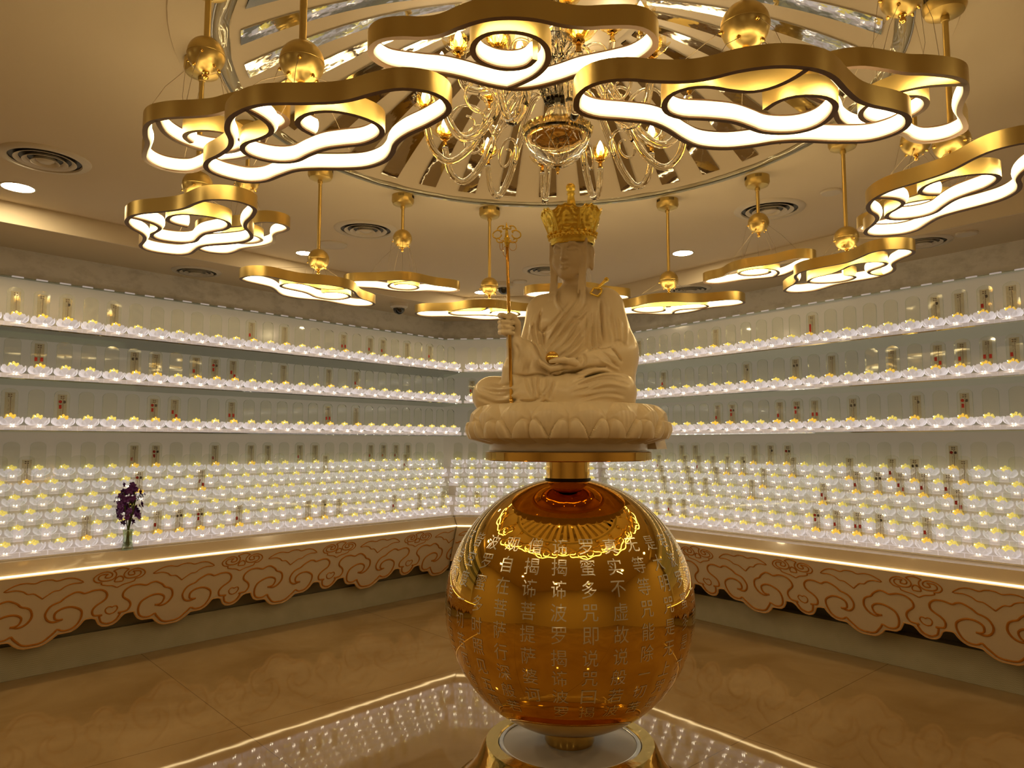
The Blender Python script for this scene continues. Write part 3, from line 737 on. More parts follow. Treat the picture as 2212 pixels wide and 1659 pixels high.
kindname = {None: 'blank clear tablet', 'plain': 'plain paper slip', 'photo': 'one portrait disc', 'pp': 'two portrait discs', 'red': 'one red seal', 'tall': 'a tall red seal', 'rr': 'side-by-side red seals', 'r/r': 'staggered red seals', 'cp': 'round red seal', 'cp+r': 'round-and-square red seals', 'p+r': 'portrait and red seal'}
grp = {'t': 'lotus lamps on the %s shelves', 'b': 'lotus lamps on the %s stepped stand'}
def part(name, me, parent, loc=None, scale=None):
    o = bpy.data.objects.new(name, me); COL.objects.link(o); o.parent = parent
    if loc: o.location = loc
    if scale: o.scale = scale
    return o
def marks(kind, paper, ty):
    if kind in ('red', 'p+r'): part('red_seal', pmesh['red_seal'], paper, (-0.014, 0, 0.125))
    if kind == 'tall': part('red_seal', pmesh['red_seal'], paper, (-0.012, 0, 0.13), (1, 1, 2.3))
    if kind == 'rr':
        part('red_seal', pmesh['red_seal'], paper, (-0.016, 0, 0.125)); part('red_seal', pmesh['red_seal'], paper, (0.014, 0, 0.125))
    if kind == 'r/r':
        part('red_seal', pmesh['red_seal'], paper, (-0.012, 0, 0.135)); part('red_seal', pmesh['red_seal'], paper, (0.012, 0, 0.110))
    if kind in ('photo', 'p+r'): part('portrait_disc', pmesh['portrait_disc'], paper, (0.010, 0, 0.178))
    if kind == 'pp':
        part('portrait_disc', pmesh['portrait_disc'], paper, (0.013, 0, 0.176)); part('portrait_disc', pmesh['portrait_disc'], paper, (-0.011, 0, 0.174))
    if kind in ('cp', 'cp+r'):
        part('round_seal', pmesh['round_seal'], paper, (-0.011, 0, 0.176)); part('portrait_disc', pmesh['portrait_disc'], paper, (0.012, 0, 0.175))
    if kind == 'cp+r': part('red_seal', pmesh['red_seal'], paper, (-0.010, 0, 0.145))
rest = MB(); rest_mats = ['lotus_base', 'steel', 'lotus_white', 'gem_yellow', 'pearl_light', 'acrylic', 'acrylic_edge', 'slip_film', 'ink', 'seal_red']
for l in LOT:
    k, rk, i, s_, dd, z, x, y, p = l[:9]; kind = l[9] if len(l) > 9 else None
    wl = walls[k]; ang = math.atan2(wl.n[1], wl.n[0]) - PI / 2      # local y -> outward normal
    if id(l) in keep:
        t = empty('lotus_lamp', p, ang)
        if rk[0] == 'b': t.scale = (1.06, 0.56, 1)
        wn = {'left': 'left wall', 'right': 'right wall', 'middle': 'back wall'}[k]
        tag(t, 'lotus lamp, %s, %s from %s corner, %s %s' % (kindname[kind], ordw[i], 'left' if k == 'middle' else 'back', wn, rowname[rk]), 'lotus lamp', grp[rk[0]] % {'left': 'left', 'right': 'right', 'middle': 'back'}[k])
        part('lamp_base', pmesh['lamp_base'], t); part('lotus_flower', pmesh['lotus_flower'], t)
        part('crystal_bud', pmesh['crystal_bud_g' if kind else 'crystal_bud'], t)
        part('arched_tablet', pmesh['arched_tablet'], t)
        if kind:
            pp_ = part('paper_slip', pmesh['paper_slip'], t)
            part('ink_writing', pmesh['ink_writing'], pp_); marks(kind, pp_, rk[0])
    else:
        M = Matrix.Translation(p) @ Matrix.Rotation(ang, 4, 'Z') @ Matrix.Diagonal((1.06, 0.56, 1, 1) if rk[0] == 'b' else (1, 1, 1, 1))
        def put(src, mp_):
            o_ = len(rest.v); rest.v += [tuple(M @ Vector(v_)) for v_ in src.v]; rest.f += [tuple(q + o_ for q in f_) for f_ in src.f]; rest.mi += [mp_[m_] for m_ in src.mi]
        put(LB, [0, 1]); put(LF, [2]); put(LG, [3, 4]); put(LT, [5, 6])
        if kind:
            put(MB().box((0, 0.0345, 0.132), (0.050, 0.0012, 0.175)), [7])
            if 'r' in kind: put(MB().box((-0.014, 0.0334, 0.125), (0.014, 0.0006, 0.024)), [9])
            put(ink_mb(), [8])
if rest.v:
    o = rest.build('distant_lotus_lamps', rest_mats)
    tag(o, 'small far lotus lamps on the shelves and steps toward the back corner', 'lotus lamps', kind='stuff')
print('lamps', len(LOT), 'individual', len(keep))
# ================================================================ CLOUD PENDANTS
SHAPE = {
'A': ([[-0.308,-0.022],[-0.294,-0.051],[-0.269,-0.07],[-0.229,-0.077],[-0.187,-0.075],[-0.146,-0.086],[-0.105,-0.114],[-0.066,-0.135],[-0.029,-0.145],[0.012,-0.146],[0.053,-0.139],[0.105,-0.12],[0.151,-0.112],[0.198,-0.116],[0.246,-0.116],[0.276,-0.104],[0.299,-0.077],[0.308,-0.045],[0.298,-0.008],[0.27,0.027],[0.221,0.052],[0.158,0.078],[0.117,0.106],[0.062,0.135],[0.022,0.145],[-0.01,0.142],[-0.058,0.125],[-0.112,0.094],[-0.161,0.073],[-0.211,0.064],[-0.277,0.045],[-0.305,0.009]],
      [[-0.01,0.142],[0.026,0.113],[0.058,0.078],[0.079,0.027],[0.078,-0.028],[0.059,-0.068],[0.03,-0.09],[-0.009,-0.098],[-0.051,-0.09],[-0.077,-0.061],[-0.085,-0.022],[-0.073,0.015],[-0.04,0.043],[0.0,0.052],[0.034,0.039],[0.052,0.008]]),
'B': ([[-0.392,-0.035],[-0.382,0.006],[-0.34,0.036],[-0.27,0.047],[-0.208,0.061],[-0.162,0.095],[-0.109,0.149],[-0.057,0.187],[0.01,0.197],[0.069,0.181],[0.123,0.155],[0.187,0.145],[0.268,0.149],[0.343,0.141],[0.381,0.107],[0.392,0.065],[0.379,0.028],[0.352,-0.004],[0.301,-0.028],[0.252,-0.044],[0.21,-0.067],[0.162,-0.11],[0.112,-0.16],[0.068,-0.186],[0.013,-0.197],[-0.036,-0.194],[-0.09,-0.175],[-0.133,-0.148],[-0.181,-0.132],[-0.244,-0.131],[-0.297,-0.137],[-0.34,-0.13],[-0.373,-0.108],[-0.39,-0.072]],
      [[0.046,-0.193],[0.033,-0.154],[0.008,-0.117],[-0.029,-0.096],[-0.075,-0.1],[-0.125,-0.113],[-0.167,-0.106],[-0.195,-0.078],[-0.2,-0.035],[-0.183,0.006],[-0.145,0.03],[-0.087,0.035],[-0.025,0.046],[0.024,0.072],[0.065,0.097],[0.115,0.104],[0.157,0.093],[0.184,0.061],[0.19,0.012],[0.177,-0.038],[0.147,-0.07],[0.11,-0.083],[0.069,-0.079],[0.042,-0.055],[0.029,-0.016]])}
def ribbon(pl, closed, side):
    """metal channel + lit diffuser on one side; returns (frame MB, diffuser MB)"""
    n = len(pl); P = [Vector((p[0], p[1])) for p in pl]; hh, th = 0.045, 0.013
    fr, df = MB(), MB(); vf = []; vd = []
    for i in range(n):
        a = P[i - 1] if (closed or i) else P[0]; b = P[(i + 1) % n] if (closed or i < n - 1) else P[-1]
        t = (b - a).normalized(); nr = Vector((t.y, -t.x)) * side          # toward the lit side
        o = P[i] - nr * th * 0.5; q = P[i] + nr * th * 0.5
        vf += [(o.x, o.y, 0), (o.x, o.y, hh), (q.x, q.y, hh), (q.x, q.y, hh - 0.004), (q.x, q.y, 0.004), (q.x, q.y, 0)]
        for k_, (e, z) in enumerate([(0.0, 0.0035), (0.0055, 0.007), (0.0085, 0.0145), (0.0095, 0.0225), (0.0085, 0.0305), (0.0055, 0.038), (0.0, 0.0415)]):
            r = q + nr * e; vd.append((r.x, r.y, z))
    m = n if closed else n - 1; ff = []; mi = []; fd = []
    for i in range(m):
        j = (i + 1) % n
        for a_, b_, k_ in ((0, 1, 0), (1, 2, 1), (2, 3, 1), (4, 5, 1), (5, 0, 1), (3, 4, 1)):
            ff.append((i * 6 + a_, j * 6 + a_, j * 6 + b_, i * 6 + b_)); mi.append(k_)
        for a_ in range(6): fd.append((i * 7 + a_, j * 7 + a_, j * 7 + a_ + 1, i * 7 + a_ + 1))
    if not closed:
        for e in (0, n - 1): ff.append(tuple(e * 6 + q for q in range(6))); mi.append(0); fd.append(tuple(e * 7 + q for q in range(7)))
    fr.v, fr.f, fr.mi = vf, ff, mi; df.v, df.f, df.mi = vd, fd, [0] * len(fd)
    return fr, df
def area(pl): return 0.5 * sum(pl[i - 1][0] * pl[i][1] - pl[i][0] * pl[i - 1][1] for i in range(len(pl)))
PC = np.array([.185, 2.78]); PR = 1.33
PEND = [  # azimuth, model, ring rotation, ring offset, label
 (-36.2, 'A', 200, (.015, -.03), 'flat cloud pendant on a short rod left of the statue, above the left security camera'),
 (-13.7, 'B', 351, (-.019, -.043), 'flat cloud pendant crossed by the golden staff, left of the statue'),
 (8.8, 'A', 193, (-.002, -.03), 'flat cloud pendant mostly hidden behind the statue head'),
 (31.0, 'B', 145, (-.022, -.068), 'flat cloud pendant emerging right behind the statue shoulder'),
 (53.5, 'A', 308, (-.020, -.050), 'small tilted-looking cloud pendant on a short rod right of the statue'),
 (76.0, 'B', 87, (-.038, -.040), 'long narrow cloud pendant farthest right of the flat ones, over the right shelves'),
 (98.5, 'A', 279, (-.016, -.060), 'cloud pendant seen through and behind the big one at the right frame edge'),
 (121.0, 'B', 257, (-.036, .006), 'big double-curl cloud pendant cut by the right frame edge'),
 (143.5, 'A', 218, (.008, .036), 'upper right cloud pendant overlapping behind the largest one'),
 (166.0, 'B', 2, (.023, .055), 'largest cloud pendant, upper right, with a double curl inside'),
 (-171.5, 'A', 0, (.011, .054), 'cloud pendant at the top centre in front of the chandelier'),
 (-149.0, 'B', 314, (.017, .053), 'big double-curl cloud pendant at the upper left'),
 (-126.5, 'A', 145, (.022, -.040), 'upper leftmost cloud pendant, partly behind the big double-curl one'),
 (-104.0, 'B', 301, (-.001, -.034), 'double-curl cloud pendant at the far left, lower of the left cluster'),
 (-81.4, 'A', 141, (-.014, -.070), 'small cloud pendant behind the far left double-curl one'),
 (-58.8, 'B', 49, (-.007, -.022), 'flat cloud pendant left of the statue under a long rod, over the left shelves')]
cache = {}
def P_part(key, fn):
    if key not in cache: cache[key] = fn()
    return cache[key]
for az, md, rot, off, label in PEND:
    a = math.radians(az); c = PC + PR * np.array([math.sin(a), math.cos(a)])
    zr = H + (0.85 if md == 'A' else 0.735); zb = H + (1.12 if md == 'A' else 0.905)
    t = empty('cloud_pendant', (c[0], c[1], ZC)); tag(t, label, 'pendant lamp', 'ring of gold cloud pendants')
    def once(key, name, mb, mats, loc=None, rz=None, smooth=True, ang=40, par=t):
        o = None
        if key in cache:
            o = bpy.data.objects.new(name, cache[key]); COL.objects.link(o); o.parent = par
        else:
            o = mb().build(name, mats, par, smooth=smooth, angle=ang); cache[key] = o.data
        if loc: o.location = loc
        if rz is not None: o.rotation_euler = (0, 0, rz)
        return o
    def canopy():
        m_ = MB().lathe([(0.0, 0), (0.060, 0), (0.061, -0.040), (0.054, -0.056), (0.030, -0.066), (0, -0.067)], 40)
        for s_ in range(2):
            for i in range(6):
                M = Matrix.Rotation(s_ * 1.35 + (i - 2.5) * 0.085 - 2.2, 4, 'Z')
                m_.box((0.0600, 0, -0.018), (0.003, 0.0022, 0.014), 1, M)
        return m_
    once('can', 'canopy', canopy, ['gold_satin', 'dark'], (0, 0, -0.001), -a)
    zl = zb - ZC
    once('rod' + md, 'rod', lambda: MB().tube([(0, 0, -0.05), (0, 0, zl + 0.03)], 0.0088, 14).lathe([(0.0088, -0.066), (0.0125, -0.068), (0.0125, -0.082), (0.0088, -0.084)], 16), 'gold_satin')
    def ball():
        m_ = MB().sphere((0, 0, 0), 0.052, 32, 22)
        m_.lathe([(0.0524, -0.0), (0.0530, -0.001), (0.0524, -0.002)], 40, (0, 0, -0.022 * 0))
        return m_
    b_ = once('ball', 'ball_hub', ball, 'gold_satin', (0, 0, zl))
    for i in range(7):
        q = 2 * PI * i / 7 + 0.4; el = -0.25 if i % 2 else -0.85
        dv = Vector((math.cos(el), 0, math.sin(el)))
        once('noz%d' % (i % 2), 'cable_socket', lambda: MB().tube([dv * 0.050, dv * 0.056, dv * 0.060], [0.005, 0.0045, 0.002], 8), 'gold_polish', par=b_, rz=q)
    once('fin', 'finial', lambda: MB().lathe([(0.0, -0.050), (0.010, -0.050), (0.0105, -0.055), (0.0055, -0.058), (0.0055, -0.061), (0.0085, -0.064), (0.0085, -0.069), (0.004, -0.073), (0, -0.0735)], 16), 'gold_polish', par=b_)
    outer = spline(SHAPE[md][0], 110, True); inner = spline(SHAPE[md][1], 70 if md == 'B' else 46)
    so = 1 if area(outer) < 0 else -1
    r = math.radians(rot); M2 = np.array([[math.cos(r), -math.sin(r)], [math.sin(r), math.cos(r)]])
    def getr(nm, pl, cl, sd, which):
        return lambda: ribbon(pl, cl, sd)[which]
    loc = (off[0], off[1], zr - ZC)
    rg = once('of' + md, 'cloud_ring', getr('', outer, True, so, 0), ['gold_satin', 'ring_edge'], loc, r, ang=35)
    once('od' + md, 'ring_diffuser', getr('', outer, True, so, 1), 'ring_light', par=rg)
    sp = once('if' + md, 'inner_curl', getr('', inner, False, 1, 0), ['gold_satin', 'ring_edge'], loc, r, ang=35)
    once('id' + md, 'curl_diffuser', getr('', inner, False, 1, 1), 'ring_light', par=sp)
    for i in range(7):
        q = 2 * PI * i / 7 + 0.4; el = -0.25 if i % 2 else -0.85
        s_ = Vector((math.cos(q) * math.cos(el), math.sin(q) * math.cos(el), math.sin(el))) * 0.060 + Vector((0, 0, zl))
        tgt = np.array([math.cos(q), math.sin(q)])
        world = (outer if i % 3 else inner) @ M2.T + np.array(off)
        j = int(np.argmax((world / (np.linalg.norm(world, axis=1, keepdims=True) + 1e-9)) @ tgt))
        e_ = Vector((world[j][0], world[j][1], zr - ZC + 0.044))
        mid = (s_ + e_) / 2 + Vector((math.cos(q), math.sin(q), 0)) * 0.012
        MB().tube([s_, mid, e_], 0.0007, 4).build('cable', 'cable_grey', t)

# ================================================================ CHANDELIER
ct = empty('chandelier', (AX[0] - 0.035, 2.75, H + 1.10)); tag(ct, 'large clear glass chandelier with curled arms, amber flower cups and candle bulbs under the dome', 'chandelier')
def CB(*a, **k): return MB().lathe(*a, **k)
# all heights below are above the chandelier foot (H + 1.10)
MB().lathe([(0.0, -0.010), (0.045, 0.0), (0.085, 0.025), (0.115, 0.065), (0.128, 0.105), (0.132, 0.115), (0.118, 0.100), (0.08, 0.045), (0.0, 0.012)], 48).build('bowl', 'glass_bowl', ct, smooth=True)
MB().lathe([(0.118, 0.096), (0.132, 0.118), (0.138, 0.140), (0.128, 0.134), (0.112, 0.108)], 96, wob=lambda a, j: 1 + 0.045 * abs(math.sin(a * 8)) * (j in (2, 3))).build('bowl_rim', 'glass_amber', ct, smooth=True)
MB().lathe([(0.0, 0.060), (0.06, 0.062), (0.098, 0.078), (0.112, 0.100), (0.0, 0.112)], 40).build('bowl_plate', 'gold_polish', ct, smooth=True, angle=40)
g = MB()
for i in range(10):
    a = 2 * PI * i / 10
    for dlt in (-0.9, 0.9):
        pl = []
        for q in np.linspace(0, 1, 9):
            ph = q * 1.35; rr_ = 0.131 * math.sin(ph) / math.sin(1.35); pl.append((rr_ * math.cos(a + dlt * q), rr_ * math.sin(a + dlt * q), 0.118 - 0.125 * math.cos(ph * 1.15) ** 1.0 - 0.002))
        g.tube(pl, 0.0018, 4)
g.build('cut_lattice', 'glass_clear', ct, smooth=True)
MB().lathe([(0.0, -0.042), (0.006, -0.038), (0.004, -0.030), (0.010, -0.022), (0.005, -0.010), (0.008, 0.0)], 16).build('drop_finial', 'gold_polish', ct, smooth=True)
MB().lathe([(0.0, 0.11), (0.045, 0.115), (0.060, 0.15), (0.048, 0.20), (0.036, 0.23), (0.058, 0.28), (0.066, 0.34), (0.050, 0.40), (0.030, 0.42), (0.048, 0.46), (0.060, 0.50), (0.045, 0.54), (0.022, 0.57), (0.020, 0.66)], 36, wob=lambda a, j: 1 + 0.06 * math.cos(a * 12)).build('baluster', 'glass_clear', ct, smooth=True)
MB().tube([(0, 0, 0.10), (0, 0, 0.665)], 0.010, 12).build('stem_rod', 'steel', ct)
MB().lathe([(0.03, 0.42), (0.075, 0.45), (0.10, 0.49), (0.095, 0.488), (0.065, 0.455), (0.02, 0.43)], 60, wob=lambda a, j: 1 + 0.08 * abs(math.sin(a * 6)) * (j in (2, 3))).build('crown_dish', 'glass_clear', ct, smooth=True)
MB().lathe([(0.0, 0.66), (0.07, 0.655), (0.09, 0.64), (0.03, 0.635), (0.0, 0.63)], 36).build('ceiling_rose', 'gold_polish', ct, smooth=True, angle=40)
def arm_curve(R, zc, z0, dip, lift):
    return spline([(0.035, z0), (0.07, z0 + lift), (R * 0.33, z0 + lift * 1.1), (R * 0.52, z0 - dip * 0.35), (R * 0.66, z0 - dip * 0.95), (R * 0.82, z0 - dip * 1.22), (R * 0.95, z0 - dip * 0.95), (R, zc - 0.035)], 40)
def make_arm(R, zc, z0, dip, lift, big):
    e = empty('candle_arm'); e.parent = ct
    pl = arm_curve(R, zc, z0, dip, lift)
    arm = MB().tube([(x, 0, z) for x, z in pl], np.linspace(0.018, 0.0135, len(pl)), 10).build('glass_arm', 'glass_clear', e, smooth=True)
    c0 = (R * 0.70, z0 - dip * 0.45); sc = []
    for i in range(34):
        q = i / 33; aa = 3.9 - q * 8.6; rr_ = (0.085 if big else 0.06) * (1 - 0.72 * q)
        sc.append((c0[0] + rr_ * math.cos(aa), 0, c0[1] + rr_ * math.sin(aa)))
    MB().tube(sc, np.linspace(0.0075, 0.004, 34), 7).build('glass_scroll', 'glass_clear', e, smooth=True)
    cup = MB(); cup.lathe([(0.0, -0.040), (0.009, -0.040), (0.010, -0.014), (0.007, -0.010), (0.021, -0.004), (0.021, 0.002), (0.009, 0.006), (0.009, 0.022), (0, 0.022)], 20)
    cup.v = [(x + R, y, z + zc) for x, y, z in cup.v]; cup.build('candle_socket', 'gold_polish', e, smooth=True, angle=40)
    pt = MB()
    for ring, (cnt, lean, L, z_) in enumerate(((8, 0.50, 0.066, 0.0), (7, 1.05, 0.068, 0.004))):
        for i in range(cnt):
            a = 2 * PI * (i + ring * 0.5) / cnt; v = []; ff = []
            for q in range(6):
                t = q / 5; r = 0.009 + L * t * math.cos(lean * (0.6 + 0.6 * t)); zz = z_ + L * t * math.sin(lean * (0.6 + 0.6 * t)); hw = 0.023 * math.sin(PI * (0.12 + 0.82 * t))
                for j in (-1, 0, 1): v.append((R + r * math.cos(a) - j * hw * math.sin(a), r * math.sin(a) + j * hw * math.cos(a), zc + zz + abs(j) * 0.004))
            for q in range(5):
                for j in range(2): ff.append((q * 3 + j, q * 3 + j + 1, q * 3 + j + 4, q * 3 + j + 3))
            pt.add(v, ff)
    pt.build('flower_cup', 'glass_amber', e, smooth=True)
    bl = MB().lathe([(0.0, 0.026), (0.011, 0.028), (0.0175, 0.040), (0.0180, 0.052), (0.013, 0.072), (0.005, 0.088), (0.0, 0.095)], 16)
    bl.v = [(x + R, y, z + zc) for x, y, z in bl.v]; bl.build('flame_bulb', 'bulb_light', e, smooth=True)
    return e
protoL = make_arm(0.52, 0.205, 0.255, 0.21, 0.065, True)
protoU = make_arm(0.40, 0.40, 0.33, 0.06, 0.085, False)
protoT = make_arm(0.22, 0.52, 0.44, 0.02, 0.05, False)
for pr, n, a0 in ((protoL, 12, 94), (protoU, 6, 75), (protoT, 5, 60)):
    for i in range(n):
        e = pr if i == 0 else copy_tree(pr, ct)
        e.rotation_euler = (0, 0, math.radians(a0 + i * 360 / n)); e.location = (0, 0, 0)

# ================================================================ VASE WITH PURPLE ORCHIDS
wl = WL; _v = at_height(273, 1187, H - 0.685); _s = float(WL.u @ _v[:2]); vp = WL.P(_s, 0.172, 0)
vt = empty('glass_vase', (vp[0], vp[1], H - 0.6845)); tag(vt, 'small clear glass vase of purple orchids standing on the left counter', 'vase')
VM = MB().lathe([(0.0, 0.0), (0.033, 0.0), (0.035, 0.006), (0.033, 0.022), (0.028, 0.05), (0.026, 0.085), (0.030, 0.118), (0.034, 0.128), (0.032, 0.127), (0.027, 0.115), (0.023, 0.085), (0.025, 0.05), (0.028, 0.026), (0.0, 0.016)], 32)
VM.build('vase_body', 'glass_vase', vt, smooth=True)
MB().lathe([(0.0, 0.0165), (0.027, 0.0265), (0.0255, 0.05), (0.0, 0.05)], 24).build('water', 'glass_vase', vt, smooth=True)
bt = empty('orchid_bouquet', (vp[0], vp[1], H - 0.6845 + 0.02)); tag(bt, 'bunch of dark purple orchids with green stems held in the glass vase', 'flowers')
random.seed(3)
tips = []
for i in range(9):
    a = random.uniform(0, 2 * PI); r = random.uniform(0.01, 0.045)
    tp = (r * math.cos(a), r * math.sin(a), random.uniform(0.28, 0.38))
    b0 = (0.010 * math.cos(a + 2), 0.010 * math.sin(a + 2), 0.004)
    MB().tube(spline([b0, (b0[0] * 0.4, b0[1] * 0.4, 0.08), (tp[0] * 0.35, tp[1] * 0.35, 0.16), tp], 12), 0.0032, 6).build('stem', 'stem_green', bt, smooth=True)
    tips.append(tp)
def bloom(mb, c, ax_, s):
    ax_ = ax_.normalized(); u = ax_.orthogonal().normalized(); v_ = ax_.cross(u)
    ph = random.random() * 6
    for k in range(5):
        a = ph + 2 * PI * k / 5; d_ = u * math.cos(a) + v_ * math.sin(a); e_ = ax_.cross(d_); vv = []; ff = []
        for q in range(4):
            t = q / 3; ctr = c + d_ * s * t + ax_ * s * 0.35 * math.sin(t * 2.2); hw = s * 0.36 * math.sin(PI * (0.1 + 0.84 * t))
            for j in (-1, 0, 1): vv.append(ctr + e_ * j * hw + ax_ * (0.08 * s * (1 - abs(j))))
        for q in range(3):
            for j in range(2): ff.append((q * 3 + j, q * 3 + j + 1, q * 3 + j + 4, q * 3 + j + 3))
        mb.add(vv, ff)
    mb.sphere(tuple(c + ax_ * s * 0.2), s * 0.16, 6, 4)
for i in range(70):
    z = random.uniform(0.15, 0.405); q = (z - 0.15) / 0.255
    rmax = 0.076 * math.sin(PI * (0.12 + 0.80 * q)) ** 0.7; a = random.uniform(0, 2 * PI); r = rmax * math.sqrt(random.uniform(0.15, 1))
    c = Vector((r * math.cos(a), r * math.sin(a), z)); m_ = MB()
    bloom(m_, c, Vector((c.x, c.y, random.uniform(-0.02, 0.03))) + Vector((0.001, 0, 0)), random.uniform(0.019, 0.028))
    m_.build('orchid_bloom', 'petal_purple', bt, smooth=True)
for a, L in ((0.3, 0.10), (2.9, 0.095), (3.3, 0.085), (-0.2, 0.085), (0.6, 0.07)):
    u_ = -WL.u; p0 = Vector((0, 0, 0.27 + 0.05 * random.random())); dvec = Vector((math.cos(a) * u_[0], math.cos(a) * u_[1], 0.35 * abs(math.sin(a)) + 0.15))
    m_ = MB().tube([p0, p0 + dvec * L * 0.6, p0 + dvec * L], [0.002, 0.0016, 0.0008], 5)
    for q in (0.6, 0.8, 0.95): bloom(m_, p0 + dvec * L * q, dvec, 0.010)
    m_.build('orchid_bud_spray', 'petal_purple', bt, smooth=True)
# ================================================================ GLOBE ON ITS PEDESTAL
gx, gy = AX
ZG = H - 0.595; RG = 0.466
pt = empty('pedestal', (gx, gy, 0)); tag(pt, 'low round gold pedestal with a white top disc under the gold globe', 'pedestal')
zt = H - 1.105
MB().lathe([(0.262, zt - 0.004), (0.268, zt + 0.006), (0.312, zt + 0.006), (0.320, zt - 0.004), (0.345, zt - 0.06), (0.395, zt - 0.13), (0.43, zt - 0.16), (0.445, zt - 0.165), (0.45, zt - 0.18), (0.45, 0.06), (0.52, 0.045), (0.53, 0.03), (0.53, 0.0)], 96).build('gold_skirt', 'gold_hammered', pt, smooth=True, angle=35)
MB().lathe([(0.0, zt), (0.245, zt), (0.258, zt - 0.006)], 72).build('white_disc', 'marble_plinth', pt, smooth=True)
MB().lathe([(0.248, zt + 0.001), (0.256, zt + 0.004), (0.263, zt + 0.001)], 72).build('grey_seal_ring', 'steel', pt, smooth=True)
gt = empty('gold_globe', (gx, gy, zt)); tag(gt, 'big mirror-polished gold globe engraved with columns of silver Chinese characters, below the statue', 'globe')
MB().lathe([(0.0, 0.0005), (0.088, 0.0005), (0.093, 0.010), (0.093, 0.052), (0.088, 0.058)], 64).build('foot_collar', 'gold_polish', gt, smooth=True, angle=35)
gl = MB().sphere((0, 0, 0), RG, 128, 80).build('globe_shell', 'globe_gold', gt, smooth=True, loc=(0, 0, ZG - zt))
MB().lathe([(0.084, ZG - zt + 0.4585), (0.084, H - 0.0625 - zt)], 64).build('neck_collar', 'gold_polish', gt, smooth=True)
MB().lathe([(0.088, ZG - zt + 0.456), (0.088, ZG - zt + 0.464), (0.083, ZG - zt + 0.466)], 64).build('neck_seal', 'dark', gt, smooth=True)
# the sutra, nine characters to a column, read right to left
SUTRA = '观自在菩萨行深般若波罗蜜多时照见五蕴皆空度一切苦厄舍利子色不异空空不异色色即是空空即是色受想行识亦复如是舍利子是诸法空相不生不灭不垢不净不增不减是故空中无色无受想行识无眼耳鼻舌身意无色声香味触法无眼界乃至无意识界无无明亦无无明尽乃至无老死亦无老死尽无苦集灭道无智亦无得以无所得故菩提萨埵依般若波罗蜜多故心无挂碍无挂碍故无有恐怖远离颠倒梦想究竟涅槃三世诸佛依般若波罗蜜多故得阿耨多罗三藐三菩提故知般若波罗蜜多是大神咒是大明咒是无上咒是无等等咒能除一切苦真实不虚故说般若波罗蜜多咒即说咒曰揭谛揭谛波罗揭谛波罗僧揭谛菩提萨婆诃'
COLS = [SUTRA[i:i + 9] for i in range(0, len(SUTRA), 9)]
glyphs = {}
def glyph(ch):
    if ch not in glyphs:
        cu = bpy.data.curves.new('g', 'FONT'); cu.body = ch; cu.size = 1.0; cu.align_x = 'CENTER'; cu.align_y = 'CENTER'; cu.resolution_u = 2; cu.extrude = 0
        ob = bpy.data.objects.new('g', cu); COL.objects.link(ob)
        me = bpy.data.meshes.new_from_object(ob.evaluated_get(bpy.context.evaluated_depsgraph_get()))
        bm = bmesh.new(); bm.from_mesh(me); bmesh.ops.remove_doubles(bm, verts=bm.verts, dist=1e-4)
        vs = [(v.co.x, v.co.y) for v in bm.verts]; fs = [tuple(v.index for v in f.verts) for f in bm.faces]
        bm.free(); bpy.data.objects.remove(ob); bpy.data.curves.remove(cu); bpy.data.meshes.remove(me)
        if vs:
            xs = [v[0] for v in vs]; ys = [v[1] for v in vs]; cx, cy_ = (max(xs) + min(xs)) / 2, (max(ys) + min(ys)) / 2
            sx = 1.0 if ch in '一' else 1 / max(max(xs) - min(xs), max(ys) - min(ys), .3)
            vs = [((x - cx) * sx, (y - cy_) * sx) for x, y in vs]
        glyphs[ch] = (vs, fs)
    return glyphs[ch]
lat0, dlat = 33.7, 8.66; az0 = -4.5; daz = 14.4
face = math.atan2(-gx, -gy)           # direction of the camera is roughly -y
def put_col(txt, az_deg):
    gm = MB()
    for r_, ch in enumerate(txt):
        vs, fs = glyph(ch)
        if not vs: continue
        la = math.radians(lat0 - dlat * r_); lo = math.radians(az_deg) ; hw = 0.0520
        o_ = len(gm.v)
        cl, sl = math.cos(la), math.sin(la)
        cN = Vector((math.sin(lo) * cl, -math.cos(lo) * cl, sl)); eE = Vector((math.cos(lo), math.sin(lo), 0)); eN = Vector((-math.sin(lo) * sl, math.cos(lo) * sl, cl))
        for x, y in vs:
            d_ = (cN + eE * (x * hw * 0.98 / RG) + eN * (y * hw * 1.06 / RG)).normalized(); gm.v.append(tuple(d_ * (RG + 0.0009)))
        gm.f += [tuple(i + o_ for i in f) for f in fs]; gm.mi += [0] * len(fs)
    gm.build('character_column', 'glyph', gt, loc=(0, 0, ZG - zt))
for i, col_ in enumerate(COLS): put_col(col_, -20.8 - 12.414 * (i + 1))

# turntable plate
tt = MB().lathe([(0.0, -0.034), (0.312, -0.034), (0.318, -0.031), (0.318, -0.003), (0.312, 0.0), (0.0, 0.0)], 96).build('turntable_plate', 'gold_brushed' if 'gold_brushed' in MATS else 'gold_polish', None, smooth=True, angle=40, loc=(gx, gy, H - 0.028))
tag(tt, 'round brushed gold plate between the globe neck and the white statue', 'plate')

